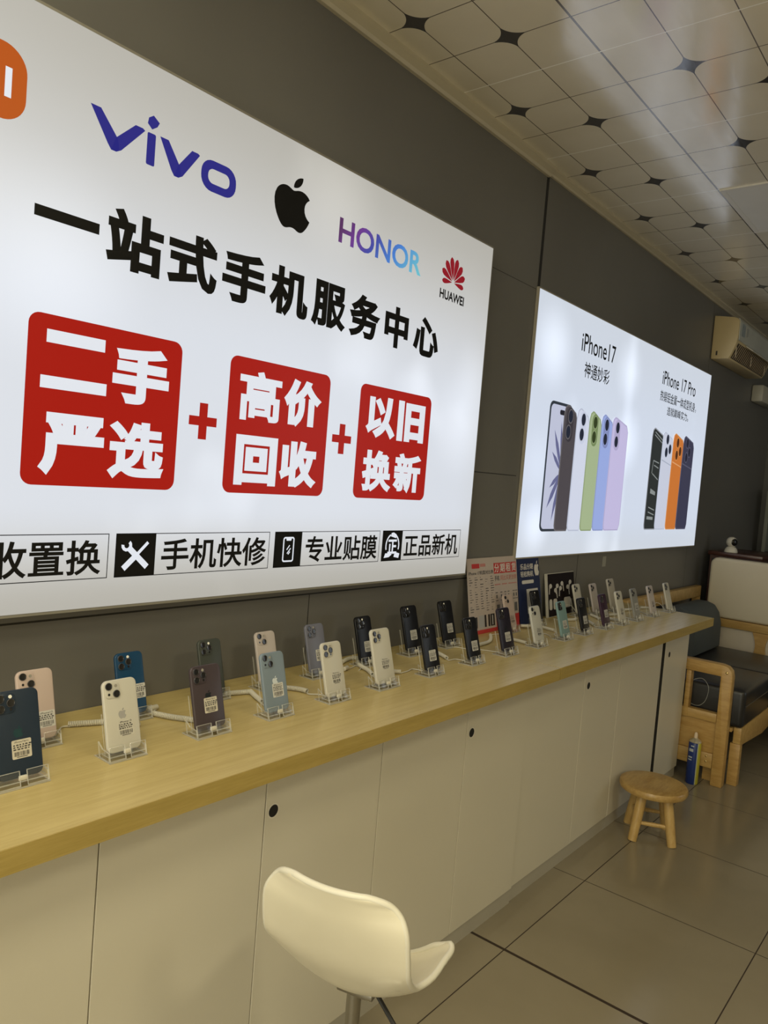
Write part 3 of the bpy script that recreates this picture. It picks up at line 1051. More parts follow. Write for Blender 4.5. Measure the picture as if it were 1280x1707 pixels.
def phone(x, y, color, size, cams, model, label, group, st=(0.006, 0.042), paper_c=None, logo=None, yaw=0.0, z=0.816, tilt=TILT, stick=True, half_case=None, bump_c=None, scale=1.0, light_flash=False):
    w, h = {'n': (0.0695, 0.131), 'm': (0.0765, 0.143), 's': (0.0655, 0.130), 'p': (0.0755, 0.129)}[size]
    w, h = w * scale, h * scale
    t = thing('phone', label, 'phone', (x, y, z), (-R(tilt), 0, R(90 + yaw)), group)
    key = (color.name, w, h)
    if key not in BODIES:
        BODIES[key] = slab(w, h, 0.0082, 0.0115, 'body', color)
    mesh_obj('body', BODIES[key], t)
    yb = -0.0041
    bs = 0.033 if cams == 3 else 0.0295
    bx, bz = -w / 2 + 0.0035 + bs / 2, h - 0.0035 - bs / 2
    bk = ('b', color.name if bump_c is None else bump_c.name, bs)
    if bk not in BODIES:
        mb = MB().prism(rrect(-bs / 2, -bs / 2, bs / 2, bs / 2, 0.008, 5), lambda a, b, s: (a, s, b), -0.0014, 0.0)
        BODIES[bk] = local_mesh('camera_bump', mb, bump_c or color, 0.0006, True)
    b = mesh_obj('camera_bump', BODIES[bk], t, (bx, yb, bz))
    q = bs * 0.25
    if cams == 3:
        spots = ((-q, q), (-q, -q), (q * 1.05, 0))
        fl, dt = (q * 1.05, q * 1.25), (q * 1.05, -q * 1.25)
    else:
        spots = ((-q, q), (q, -q))
        fl, dt = (q, q), (-q, -q)
    for a, c in spots:
        mesh_obj('lens', LENS, b, (a, -0.0014, c))
    mesh_obj('flash', FLASH if light_flash else FLASH_DIM, b, (fl[0], -0.0014, fl[1]))
    mesh_obj('sensor', DOT, b, (dt[0], -0.0014, dt[1]))
    if logo:
        mesh_obj('logo', logo_mesh(logo), t, (0, yb - 0.0003, h * 0.52))
    if stick:
        s = mesh_obj('price_sticker', sticker_paper(paper_c or paper), t, (st[0], yb - 0.0004, st[1]))
        mesh_obj('sticker_print', sticker_ink(model), s, (0, -0.0003, 0))
    return t


# clear stand: foot, two front lips with a gap between them, leaning back plate, side cheeks
def stand_meshes():
    W = 0.078
    d = {}
    d['foot'] = local_mesh('foot', MB().box((-W / 2, -0.0185, 0), (W / 2, 0.036, 0.003)), acrylic, 0.0008)
    prof = [(0.016, 0.0032), (0.019, 0.0032), (0.040, 0.075), (0.037, 0.076)]
    d['back_plate'] = local_mesh('back_plate', MB().prism(prof, lambda a, b, t: (t, a, b), -W * 0.36, W * 0.36), acrylic)
    lip = [(-0.0175, 0.0032), (-0.0145, 0.0032), (-0.0065, 0.0270), (-0.0095, 0.0275)]
    d['lip'] = local_mesh('lip', MB().prism(lip, lambda a, b, t: (t, a, b), -0.0165, 0.0165), acrylic, 0.0007)
    shelf = [(-0.0120, 0.0085), (0.014, 0.0085), (0.014, 0.0105), (-0.0112, 0.0105)]
    d['shelf'] = local_mesh('shelf', MB().prism(shelf, lambda a, b, t: (t, a, b), -W * 0.47, W * 0.47), acrylic)
    d['cheek'] = local_mesh('cheek', MB().prism([(-0.014, 0.0032), (0.020, 0.0032), (0.027, 0.030), (0.012, 0.020), (-0.009, 0.018)], lambda a, b, t: (t, a, b), -0.0015, 0.0015), acrylic)
    d['tie'] = local_mesh('plug_block', MB().box((-0.0060, -0.0115, 0.0108), (0.0060, -0.0065, 0.0185)), plain('plug_white', (0.66, 0.63, 0.55), 0.4), 0.001)
    return d


STAND = stand_meshes()


def stand(x, y, label, wide, yaw=0.0):
    t = thing('phone_stand', label, 'phone stand', (x, y, TOP), (0, 0, R(90 + yaw)), 'clear acrylic phone stands on the worktops')
    t.scale = (1.12 if wide else 1.0, 1, 1)
    mesh_obj('foot', STAND['foot'], t)
    mesh_obj('back_plate', STAND['back_plate'], t)
    mesh_obj('shelf', STAND['shelf'], t)
    mesh_obj('plug_block', STAND['tie'], t)
    for s in (-1, 1):
        mesh_obj('lip', STAND['lip'], t, (s * 0.0215, 0, 0))
        mesh_obj('cheek', STAND['cheek'], t, (s * 0.0375, 0, 0))


def pm(name, c, rough=0.25, metal=0.0):
    return plain('phone_' + name, c, rough, metal, var=0.02, spec=0.32)


WHITE = pm('white', (0.53, 0.51, 0.45)); PINK = pm('pink', (0.50, 0.40, 0.36)); PINKW = pm('blush', (0.47, 0.42, 0.40))
NAVY = pm('navy', (0.020, 0.032, 0.052)); BLUE = pm('blue', (0.010, 0.050, 0.115)); PURP = pm('purple', (0.060, 0.046, 0.052))
DKG = pm('green', (0.055, 0.062, 0.055)); ICE = pm('ice', (0.19, 0.24, 0.29)); LAV = pm('lavender', (0.155, 0.16, 0.21))
BLK = pm('black', (0.007, 0.007, 0.009)); INKP = pm('inky', (0.016, 0.012, 0.022)); TEAL = pm('teal', (0.18, 0.29, 0.30))
GREYP = pm('grey', (0.26, 0.26, 0.25)); CHAMP = pm('champagne', (0.46, 0.43, 0.38)); PLUM = pm('plum', (0.040, 0.016, 0.040)); ROSE = pm('rose', (0.48, 0.43, 0.42))
PEARL = pm('pearl', (0.48, 0.48, 0.45))
silver = plain('logo_silver', (0.45, 0.44, 0.43), 0.25, 0.3)
lsil = plain('logo_bright', (0.62, 0.66, 0.66), 0.3, 0.2)
ldk = plain('logo_dark', (0.012, 0.016, 0.02), 0.15)
lgreen = plain('logo_sea', (0.012, 0.045, 0.055), 0.15)
cream_p = plain('sticker_cream', (0.55, 0.51, 0.42), 0.55)
FRONT, BACK = 'phones in the front row on the worktops', 'phones in the back row on the worktops'
XF, XB = 0.288, 0.116
front = [
    (0.601, NAVY, 'm', 3, 'iPhone12pro', 'large navy phone cut by the left picture edge, cream price sticker', dict(st=(0.004, 0.046), paper_c=cream_p, logo=lgreen, light_flash=True)),
    (0.793, WHITE, 'n', 2, 'iPhone13', 'white two-camera phone with silver logo, in front of the deep blue phone', dict(st=(0.005, 0.041), paper_c=WHITE, logo=silver)),
    (0.990, PURP, 'p', 3, 'iPhone14pro', 'dark purple three-camera phone in front of the dark green one', dict(st=(0.004, 0.047), paper_c=cream_p, logo=ldk)),
    (1.175, ICE, 'n', 2, 'iPhone14', 'pale ice-blue phone with bright logo, in front of the blush phone', dict(st=(0.006, 0.046), logo=lsil)),
    (1.369, WHITE, 'n', 3, 'iPhone13pro', 'white three-camera phone in front of the lavender-grey phone', dict(st=(0.005, 0.043), paper_c=WHITE)),
    (1.561, WHITE, 'm', 3, 'iPhone14pro', 'large white three-camera phone hiding part of a black back-row phone', dict(st=(0.005, 0.050), paper_c=WHITE)),
    (1.775, BLK, 'n', 3, 'iPhone13pro', 'black phone right of the large white phone in the front row', dict(st=(0.004, 0.043), logo=ldk, light_flash=True)),
    (1.997, BLK, 'n', 3, 'iPhone12', 'black phone in front of the left end of the pink and white leaflets', dict(st=(0.006, 0.043), logo=ldk, light_flash=True)),
    (2.203, INKP, 'm', 3, 'iPhone14pro', 'large blackish purple phone in front of the pale pink phone and the leaflets', dict(st=(0.004, 0.047), logo=ldk, light_flash=True)),
    (2.418, PEARL, 'n', 2, 'iPhone12', 'off-white phone with a faint round mark, in front of the navy leaflet', dict(st=(0.004, 0.040), paper_c=PEARL)),
    (2.624, TEAL, 'n', 2, 'iPhone15', 'teal phone in front of the black earbud picture', dict(st=(0.004, 0.044), bump_c=ldk)),
    (2.800, BLK, 'n', 3, 'iPhone15pro', 'black phone in front of the white phone, just right of the earbud picture', dict(st=(0.006, 0.044))),
    (3.003, PLUM, 'n', 3, 'iPhone14pro', 'dark plum phone in the front row beneath the smaller sign', dict(st=(0.008, 0.050))),
    (3.172, WHITE, 'n', 3, 'iPhone13pro', 'white phone just right of the plum phone in the front row', dict(st=(0.004, 0.044), paper_c=WHITE)),
    (3.342, GREYP, 'n', 3, 'iPhone15pro', 'grey phone third from the far end of the front row', dict(st=(0.004, 0.05))),
    (3.546, ROSE, 'n', 3, 'iPhone13', 'whitish pink phone second from the far end of the front row', dict(st=(0.004, 0.044), paper_c=ROSE)),
    (3.770, WHITE, 'n', 3, 'iPhone12', 'white phone at the far end of the worktop', dict(stick=False, bump_c=GREYP)),
]
back = [
    (0.701, PINK, 'n', 2, 'iPhone13', 'pink two-camera phone behind the large navy phone', dict(st=(0.0165, 0.036)), 0.148),
    (0.917, BLUE, 's', 3, 'iPhone12pro', 'deep blue phone behind the white two-camera phone', dict(st=(0.0155, 0.046), light_flash=True), 0.122),
    (1.136, DKG, 's', 3, 'iPhone13pro', 'dark green phone behind the dark purple phone', dict(stick=False, light_flash=True), 0.113),
    (1.308, PINKW, 's', 2, 'iPhone14', 'blush white two-camera phone behind the ice-blue phone', dict(stick=False), XB),
    (1.486, LAV, 'n', 3, 'iPhone13pro', 'lavender-grey three-camera phone behind the white three-camera phone', dict(st=(0.010, 0.046)), XB),
    (1.695, BLK, 'n', 3, 'iPhone13', 'leftmost black phone of the back row, half hidden by the large white phone', dict(st=(0.008, 0.042), light_flash=True), 0.110),
    (1.921, BLK, 'm', 3, 'iPhone14', 'second black phone from the left in the back row', dict(st=(0.006, 0.050), light_flash=True), 0.110),
    (2.122, BLK, 'm', 3, 'iPhone13', 'black back-row phone just left of the leaflets', dict(st=(0.008, 0.050), light_flash=True), 0.110),
    (2.556, PINK, 'n', 2, 'iPhone15', 'pale pink phone before the red instalment leaflet', dict(st=(0.008, 0.036), paper_c=PINK), 0.100),
    (2.780, BLK, 'n', 3, 'iPhone14', 'black phone before the navy leaflet', dict(stick=False, light_flash=True), 0.096),
    (3.180, WHITE, 'n', 3, 'iPhone14', 'white phone in the back row, next to the earbud picture', dict(stick=False), 0.090),
    (3.290, ROSE, 'n', 3, 'iPhone13', 'rosy white phone in the back row behind the plum phone', dict(stick=False), 0.120),
    (3.480, CHAMP, 'm', 3, 'iPhone15pro', 'champagne phone with dark sides, last of the back row', dict(stick=False), 0.125),
]
for y, c, sz, cams, model, lab, kw in front:
    phone(XF, y, c, sz, cams, model, lab, FRONT, **kw)
    stand(XF, y, 'clear acrylic stand holding the ' + lab, sz in 'mp')
for y, c, sz, cams, model, lab, kw, x in back:
    phone(x, y, c, sz, cams, model, lab, BACK, **kw)
    stand(x, y, 'clear acrylic stand holding the ' + lab, sz in 'mp')
for o in COL.objects:
    if o.name.startswith('phone_stand') and len(o['label'].split()) > 16:
        o['label'] = ' '.join(o['label'].split()[:16]).rstrip(',')

# ------------------------------------------------------------------ white coiled alarm cords
cord_m = plain('cord_white', (0.60, 0.57, 0.48), 0.45)


def smooth_path(pts, n=8):
    pts = [Vector(p) for p in pts]
    if len(pts) < 3:
        return pts
    out = []
    for i in range(len(pts) - 1):
        p0, p1, p2, p3 = pts[max(i - 1, 0)], pts[i], pts[i + 1], pts[min(i + 2, len(pts) - 1)]
        for k in range(n):
            t = k / n
            out.append(0.5 * ((2 * p1) + (p2 - p0) * t + (2 * p0 - 5 * p1 + 4 * p2 - p3) * t * t + (3 * p1 - p0 - 3 * p2 + p3) * t ** 3))
    out.append(pts[-1])
    return out


def cord(label, coils, wires, rad=0.0062, pitch=0.0034, collars=()):
    """coil runs and thin straight runs, lying on the worktop"""
    z = TOP + rad + 0.0004
    c0 = (coils or wires)[0][0]
    t = thing('coiled_cord', label, 'cord', (c0[0], c0[1], TOP), group='white alarm cords between the phones')
    for run in coils:
        line = smooth_path([(p[0], p[1], p[2] if len(p) > 2 else z) for p in run])
        ds = [0]
        for a, b in zip(line, line[1:]):
            ds.append(ds[-1] + (b - a).length)
        turns = ds[-1] / pitch
        N = int(turns * 9)
        pts = []
        up0 = Vector((0, 0, 1))
        j = 0
        for i in range(N + 1):
            s = ds[-1] * i / N
            while j < len(ds) - 2 and ds[j + 1] < s:
                j += 1
            u = (s - ds[j]) / max(1e-9, ds[j + 1] - ds[j])
            p = line[j].lerp(line[j + 1], u)
            tg = (line[j + 1] - line[j]).normalized()
            a = tg.cross(up0).normalized()
            b = a.cross(tg)
            w = 2 * math.pi * turns * i / N
            r = rad - 0.0015
            pts.append(p + (a * math.cos(w) + b * math.sin(w)) * r)
        obj('coil', MB().tube(pts, 0.00165, 5), cord_m, t, smooth=True, angle=80)
    for run in wires:
        line = smooth_path([(p[0], p[1], p[2] if len(p) > 2 else TOP + 0.0024) for p in run])
        obj('wire', MB().tube(line, 0.0017, 6), cord_m, t, smooth=True, angle=80)
    for p, q in collars:
        obj('collar', MB().tube([p, q], 0.0062, 10), cord_m, t, bevel=0.0015, smooth=True)
    return t


cord('white coiled cord between the pink phone and the white two-camera phone', [[(0.088, 0.792), (0.105, 0.83), (0.128, 0.875), (0.17, 0.90)]], [[(0.125, 0.742), (0.105, 0.762), (0.085, 0.780), (0.088, 0.794)]])
cord('white coiled cord from the deep blue phone to the dark purple phone', [[(0.128, 0.962), (0.170, 0.978), (0.213, 1.003), (0.240, 1.012)]], [[(0.128, 0.964), (0.110, 0.975), (0.10, 0.99)]],
     collars=[((0.100, 0.965, 0.811), (0.098, 0.993, 0.811))])
cord('white coiled cord bent between the dark green phone and the ice-blue phone', [[(0.105, 1.170), (0.117, 1.205), (0.128, 1.232)], [(0.128, 1.236), (0.165, 1.220), (0.202, 1.206)]], [[(0.202, 1.206), (0.225, 1.196), (0.232, 1.208), (0.255, 1.18)]])
cord('white coiled cord from the ice-blue phone to the white three-camera phone', [[(0.150, 1.325), (0.178, 1.345), (0.206, 1.352)]], [[(0.206, 1.352), (0.218, 1.348), (0.236, 1.366), (0.262, 1.368)]])
cord('tangled white coiled cord between the lavender-grey phone and the large white phone', [[(0.060, 1.640), (0.045, 1.690), (0.055, 1.720)], [(0.062, 1.712), (0.110, 1.660), (0.160, 1.638), (0.200, 1.612)]],
     [[(0.060, 1.640), (0.088, 1.615), (0.11, 1.62), (0.10, 1.66), (0.125, 1.650), (0.14, 1.625)], [(0.200, 1.612), (0.225, 1.60), (0.24, 1.59), (0.26, 1.575)], [(0.20, 1.615), (0.215, 1.625), (0.235, 1.604), (0.26, 1.585)]],
     collars=[((0.118, 1.585, 0.811), (0.112, 1.607, 0.811))])
cord('short white coiled cord between the large white phone and the front-row black phone', [[(0.203, 1.665), (0.212, 1.685), (0.228, 1.703)]], [[(0.228, 1.703), (0.226, 1.74), (0.220, 1.77), (0.25, 1.78)]])
cord('white coiled cord bent between the first two black front-row phones', [[(0.128, 2.000), (0.165, 1.985), (0.210, 1.960)]], [[(0.210, 1.960), (0.222, 1.955), (0.226, 1.985), (0.255, 1.995)]])
cord('white coiled cord curling in front of the leaflets', [[(0.178, 2.170), (0.166, 2.205), (0.160, 2.285), (0.135, 2.345), (0.10, 2.40)]], [[(0.115, 2.10), (0.135, 2.130), (0.165, 2.14), (0.194, 2.168), (0.225, 2.185), (0.258, 2.20)], [(0.10, 2.40), (0.09, 2.43), (0.10, 2.47)]])
cord('white coiled cord between the blackish purple phone and the off-white phone', [[(0.160, 2.400), (0.200, 2.408), (0.245, 2.402)]], [[(0.245, 2.402), (0.255, 2.40), (0.262, 2.415)]])
cord('white cord with a small clasp behind the off-white phone', [[(0.130, 2.735), (0.162, 2.728), (0.196, 2.720)]], [[(0.196, 2.720), (0.21, 2.712), (0.225, 2.66), (0.255, 2.63)], [(0.180, 2.62), (0.20, 2.64), (0.235, 2.61)]],
     collars=[((0.085, 2.650, 0.815), (0.110, 2.690, 0.815))])
cord('white cord looping below the earbud picture', [[(0.115, 2.990), (0.130, 3.030), (0.128, 3.060)]], [[(0.115, 2.990), (0.085, 2.975), (0.06, 2.985)], [(0.05, 3.06, 0.85), (0.048, 3.11, 0.852), (0.055, 3.16, 0.845), (0.082, 3.165, 0.815)], [(0.175, 2.845), (0.195, 2.870), (0.225, 2.86), (0.255, 2.82)]])
cord('white coiled cord between the far black phone and the plum phone', [[(0.160, 3.080), (0.195, 3.045), (0.235, 3.001)]], [[(0.235, 3.001), (0.25, 2.99), (0.265, 3.0)]])
cord('white coiled cord running past the plum phone to the next white phone', [[(0.122, 3.225), (0.155, 3.20), (0.196, 3.157)]], [[(0.196, 3.157), (0.225, 3.140), (0.26, 3.16)]])
cord('white coiled cord between the front-row white and grey phones', [[(0.165, 3.30), (0.175, 3.34), (0.190, 3.371)], [(0.206, 3.225), (0.235, 3.215), (0.252, 3.235)]], [[(0.190, 3.371), (0.215, 3.362), (0.26, 3.345)]])
cord('white coiled cord between the grey phone and the whitish pink phone', [[(0.150, 3.540), (0.160, 3.58), (0.175, 3.624)]], [[(0.175, 3.624), (0.20, 3.60), (0.258, 3.548)]])
cord('thin white cord behind the phone at the far end of the worktop', [[(0.168, 3.700), (0.190, 3.735), (0.214, 3.740)]], [[(0.168, 3.70), (0.15, 3.66), (0.16, 3.63)], [(0.214, 3.74), (0.215, 3.775, 0.835), (0.235, 3.79, 0.83), (0.258, 3.78, 0.811)]])

# ------------------------------------------------------------------ leaflets leaning on the wall
sheet = plain('leaflet_pink', (0.50, 0.43, 0.40), 0.4)
lred = plain('leaflet_red', (0.52, 0.035, 0.035), 0.4)
lpink = plain('leaflet_soft_red', (0.52, 0.22, 0.20), 0.4)
lgrey = plain('leaflet_grey', (0.12, 0.115, 0.12), 0.5)
lwhite = plain('leaflet_white', (0.66, 0.64, 0.62), 0.4)
lnavy = plain('leaflet_navy', (0.014, 0.024, 0.085), 0.4, spec=0.3)


def leaning(y0, y1, h, xb, xt, name, label, m, cat, thick=0.003):
    """thin board whose foot stands at xb on the worktop and whose top leans to xt"""
    t = thing(name, label, cat, (xb, (y0 + y1) / 2, TOP))
    sx = (xt - xb) / h

    def fn(off):
        return lambda a, b: (xb + sx * b + off, a, TOP + 0.0005 + b)
    mb = MB().prism([(y0, 0), (y1, 0), (y1, h), (y0, h)], lambda a, b, s: (xb + sx * b + s, a, TOP + 0.0005 + b), -thick, 0)
    s = obj('sheet', mb, m, t)
    return t, s, fn


def rect(mb, a0, b0, a1, b1, fn):
    return mb.flat([(a0, b0), (a1, b0), (a1, b1), (a0, b1)], fn)


H = 0.275
# comparison table
t, s, fn = leaning(2.337, 2.522, H, 0.056, 0.010, 'leaflet', 'pink-white comparison leaflet with a table, leaning left of the red instalment leaflet', sheet, 'leaflet')
f1, f2 = fn(0.0006), fn(0.0012)
y0 = 2.337
obj('red_band', rect(MB(), y0, 0, y0 + 0.185, 0.014, f1), lred, s, keep=True)
obj('red_tag', rect(MB(), y0 + 0.030, 0.238, y0 + 0.083, 0.255, f1), lred, s, keep=True)
mb = MB(); rect(mb, y0 + 0.088, 0.243, y0 + 0.125, 0.254, f1)
obj('soft_print', mb, lpink, s, keep=True)
mb = MB()
write(mb, 'iPhone 17机型对比表', y0 + 0.006, 0.214, y0 + 0.180, 0.229, f1, 0.02, 2)
rnd = random.Random(3)
for r in range(15):
    b = 0.204 - r * 0.0088
    for c in range(5):
        a = y0 + 0.008 + c * 0.037
        l = rnd.uniform(0.006, 0.024)
        if rnd.random() < 0.85:
            rect(mb, a, b, a + l, b + rnd.uniform(0.0014, 0.0032), f1)
obj('table_print', mb, lgrey, s, keep=True)
mb = MB()
rect(mb, y0 + 0.100, 0.022, y0 + 0.112, 0.066, f1); rect(mb, y0 + 0.126, 0.022, y0 + 0.138, 0.066, f1); rect(mb, y0 + 0.142, 0.022, y0 + 0.172, 0.066, f1)
rect(mb, y0 + 0.012, 0.022, y0 + 0.050, 0.062, f1)
obj('printed_phone', mb, plain('print_black', (0.02, 0.018, 0.02), 0.4), s, keep=True)
mb = MB(); rect(mb, y0 + 0.060, 0.022, y0 + 0.098, 0.066, f1); rect(mb, y0 + 0.152, 0.026, y0 + 0.160, 0.062, f2)
obj('printed_phone', mb, plain('print_silver', (0.42, 0.42, 0.44), 0.4), s, keep=True)
# instalment leaflet
t, s, fn = leaning(2.524, 2.706, H, 0.050, 0.006, 'leaflet', 'white leaflet with a red instalment banner, between the table leaflet and the navy one', sheet, 'leaflet')
f1, f2 = fn(0.0006), fn(0.0012)
y0 = 2.524
mb = MB()
for k in range(4):
    rect(mb, y0 + 0.004 + k * 0.0435, 0.212, y0 + 0.045 + k * 0.0435, 0.252, f1)
obj('red_band', rect(MB(), y0, 0, y0 + 0.182, 0.050, f1), lred, s, keep=True)
o = obj('red_banner', mb, lred, s, keep=True)
mb = MB()
for k, ch in enumerate('分期租赁'):
    write(mb, ch, y0 + 0.008 + k * 0.0435, 0.216, y0 + 0.042 + k * 0.0435, 0.249, f2, 0.015, 2)
obj('lettering', mb, lwhite, o, keep=True)
obj('lettering', write(MB(), '手机', y0 + 0.008, 0.184, y0 + 0.043, 0.204, f1, 0.02, 2), lgrey, s, keep=True)
mb = MB()
rr = random.Random(9)
for a in (0.01, 0.045, 0.075, 0.10, 0.14, 0.16):
    rect(mb, y0 + a, 0.138, y0 + a + 0.016, 0.141, f1)
    rect(mb, y0 + a + 0.004, 0.118, y0 + a + 0.013, 0.131, f1)
    rect(mb, y0 + a, 0.108, y0 + a + 0.018, 0.111, f1)
for a in (0.015, 0.055, 0.105, 0.150):
    rect(mb, y0 + a, 0.060, y0 + a + 0.022, 0.094, f1)
obj('table_print', mb, lgrey, s, keep=True)
mb = MB()
write(mb, '同比买更划算', y0 + 0.052, 0.184, y0 + 0.176, 0.204, f1, 0.01, 2)
rect(mb, y0 + 0.006, 0.168, y0 + 0.05, 0.172, f1); rect(mb, y0 + 0.06, 0.168, y0 + 0.10, 0.172, f1); rect(mb, y0 + 0.11, 0.168, y0 + 0.174, 0.172, f1)
obj('soft_print', mb, lpink, s, keep=True)
# navy leaflet with a grey wedge foot
t, s, fn = leaning(2.708, 2.890, 0.262, 0.056, 0.010, 'leaflet', 'navy leaflet with white writing and fruit logo, left of the earbud picture', lnavy, 'leaflet')
f1, f2 = fn(0.0006), fn(0.0012)
y0 = 2.708
mb = MB()
write(mb, '乐品分期', y0 + 0.022, 0.216, y0 + 0.128, 0.240, f1, 0.012, 2)
write(mb, '轻松购机', y0 + 0.022, 0.187, y0 + 0.128, 0.211, f1, 0.012, 2)
mb.flat(rrect(y0 + 0.028, 0.160, y0 + 0.128, 0.174, 0.006, 4), f1)
obj('lettering', mb, lwhite, s, keep=True)
fix_flat(obj('logo', fruit(MB(), y0 + 0.138, 0.188, y0 + 0.178, 0.250, f1), lwhite, s, keep=True))
mb = MB(); rect(mb, y0 + 0.062, 0.040, y0 + 0.158, 0.138, f1)
obj('white_card', mb, lwhite, s, keep=True)
obj('stand_wedge', MB().prism([(0.010, 0.0), (0.055, 0.0), (0.026, 0.175), (0.010, 0.175)], lambda a, b, q: (a, q, TOP + 0.0005 + b), 2.8905, 2.896), plain('wedge_grey', (0.12, 0.125, 0.14), 0.4), t)
# earbud picture
t, s, fn = leaning(2.975, 3.250, 0.186, 0.034, 0.008, 'earbud_picture', 'black framed picture of white earbuds, leaning on the wall between phones', plain('frame_white', (0.60, 0.58, 0.52), 0.4), 'picture', 0.006)
f1, f2 = fn(0.0006), fn(0.0012)
y0 = 2.975
mb = MB(); rect(mb, y0 + 0.016, 0.002, y0 + 0.274, 0.184, f1)
p = obj('black_print', mb, plain('print_glossy_black', (0.010, 0.006, 0.008), 0.55, spec=0.15), s, keep=True)
for a, b, s2 in ((0.040, 0.132, 1), (0.104, 0.130, 1), (0.150, 0.138, -1), (0.232, 0.140, 1), (0.086, 0.112, -1), (0.134, 0.118, 1), (0.206, 0.120, -1)):
    mb = MB()
    mb.flat([(y0 + a + 0.014 * math.cos(R(k)), b + 0.010 * math.sin(R(k))) for k in range(0, 360, 20)], f2)
    mb.flat(stroke((y0 + a - 0.009 * s2, b), (y0 + a - 0.014 * s2, b - 0.034), 0.008), fn(0.0015))
    obj('printed_earbud', mb, plain('print_white', (0.62, 0.60, 0.58), 0.4), p, keep=True)
for a, l in ((0.024, 0.028), (0.062, 0.036), (0.165, 0.066)):
    obj('printed_case', MB().flat(rrect(y0 + a, 0.030, y0 + a + l, 0.076, 0.01, 4), f2), MATS['print_white'], p, keep=True)

# strip of tape on the wall under the small sign
tag(obj('tape_strip', MB().box((0.0, 3.585, 0.995), (0.0015, 3.625, 1.045)), plain('tape', (0.30, 0.30, 0.27), 0.3)), 'small pale strip of tape on the grey wall below the smaller sign', 'tape')

# ------------------------------------------------------------------ air conditioner
ac_side = plain('aged_plastic', (0.58, 0.46, 0.25), 0.4)
ac_front = plain('ac_front', (0.50, 0.51, 0.46), 0.18, var=0.15, scale=5)
ac_dark = plain('ac_dark', (0.035, 0.025, 0.02), 0.5)
ac_mid = plain('ac_brown', (0.42, 0.32, 0.20), 0.5)
AY0, AY1 = 4.945, 5.790
t = thing('air_conditioner', 'yellowed wall air conditioner with an open louvre, high on the far wall', 'air conditioner', (0, (AY0 + AY1) / 2, 2.24))
prof = [(0.003, 2.240), (0.105, 2.240), (0.118, 2.262), (0.146, 2.335), (0.151, 2.380), (0.151, 2.468), (0.142, 2.482), (0.120, 2.492), (0.003, 2.508)]
body = obj('body', MB().prism(prof, lambda a, b, s: (a, s, b), AY0, AY1), ac_side, t, bevel=0.004)
fp = [(0.1515, 2.352), (0.156, 2.356), (0.156, 2.468), (0.147, 2.487), (0.143, 2.484), (0.1515, 2.467)]
front_p = obj('front_panel', MB().prism(fp, lambda a, b, s: (a, s, b), AY0 + 0.012, AY1 - 0.012), ac_front, t)
lv = lambda a, b: (0.1085 + (b - 0.0) * 0.040 + 0.0015, a, 2.243 + b * 0.094)
mb = MB().flat([(AY0 + 0.03, 0.05), (AY1 - 0.03, 0.05), (AY1 - 0.03, 0.98), (AY0 + 0.03, 0.98)], lv)
o = obj('outlet', mb, ac_dark, t, keep=True)
mb = MB()
for k in range(22):
    a = AY0 + 0.045 + k * 0.035
    mb.prism([(a, 0.08), (a + 0.006, 0.08), (a + 0.018, 0.94), (a + 0.012, 0.94)], lambda p, q, s: (0.110 + q * 0.040 + s, p, 2.243 + q * 0.094), 0.001, 0.004)
obj('vanes', mb, ac_mid, o)
mb = MB()
for k in (0.0, 0.36, 0.72):
    mb.box((0.137, AY0 + 0.03 + k, 2.252), (0.140, AY0 + 0.045 + k, 2.335))
obj('vane_posts', mb, plain('ac_rib', (0.55, 0.46, 0.32), 0.5), o)
mb = MB().prism([(0.150, 2.344), (0.154, 2.348), (0.196, 2.318), (0.193, 2.314)], lambda a, b, s: (a, s, b), AY0 + 0.20, AY1 - 0.03)
obj('louvre', mb, plain('ac_louvre', (0.66, 0.64, 0.56), 0.25), t)
obj('energy_label', MB().box((0.1562, AY0 + 0.05, 2.385), (0.1568, AY0 + 0.13, 2.462)), plain('energy_blue', (0.30, 0.35, 0.37), 0.3, var=0.3, scale=60), front_p)
obj('energy_label', MB().box((0.1562, AY0 + 0.16, 2.400), (0.1568, AY0 + 0.20, 2.455)), plain('energy_grey', (0.36, 0.37, 0.35), 0.3, var=0.3, scale=50), front_p)
obj('warning_label', MB().box((0.030, AY0 - 0.0006, 2.262), (0.040, AY0 - 0.0001, 2.288)), ac_dark, body)
# boxy pipe cover below its far end
tag(obj('pipe_cover', MB().box((0.002, 5.98, 2.105), (0.080, 6.40, 2.225)), plain('cover_cream', (0.48, 0.46, 0.38), 0.4), bevel=0.008), 'pale boxy cover on the wall beneath the air conditioner', 'pipe cover')

# ------------------------------------------------------------------ pine sofa
pine = wood('pine', (0.42, 0.245, 0.07), (0.57, 0.37, 0.135), (2, 2, 14), 0.35, 3.0, knots=0.0)
pine_h = wood('pine_long', (0.42, 0.255, 0.075), (0.57, 0.38, 0.14), (2, 14, 14), 0.35, 3.0, knots=0.0)
leather = plain('black_leatherette', (0.016, 0.016, 0.017), 0.34, var=0.3, scale=5)
slate = plain('slate_fabric', (0.060, 0.072, 0.072), 0.75, var=0.12)
sofa = thing('sofa', 'pine-framed sofa with black seat cushions, against the wall past the counter', 'sofa', (0.32, 4.42, 0))
SY = 3.838
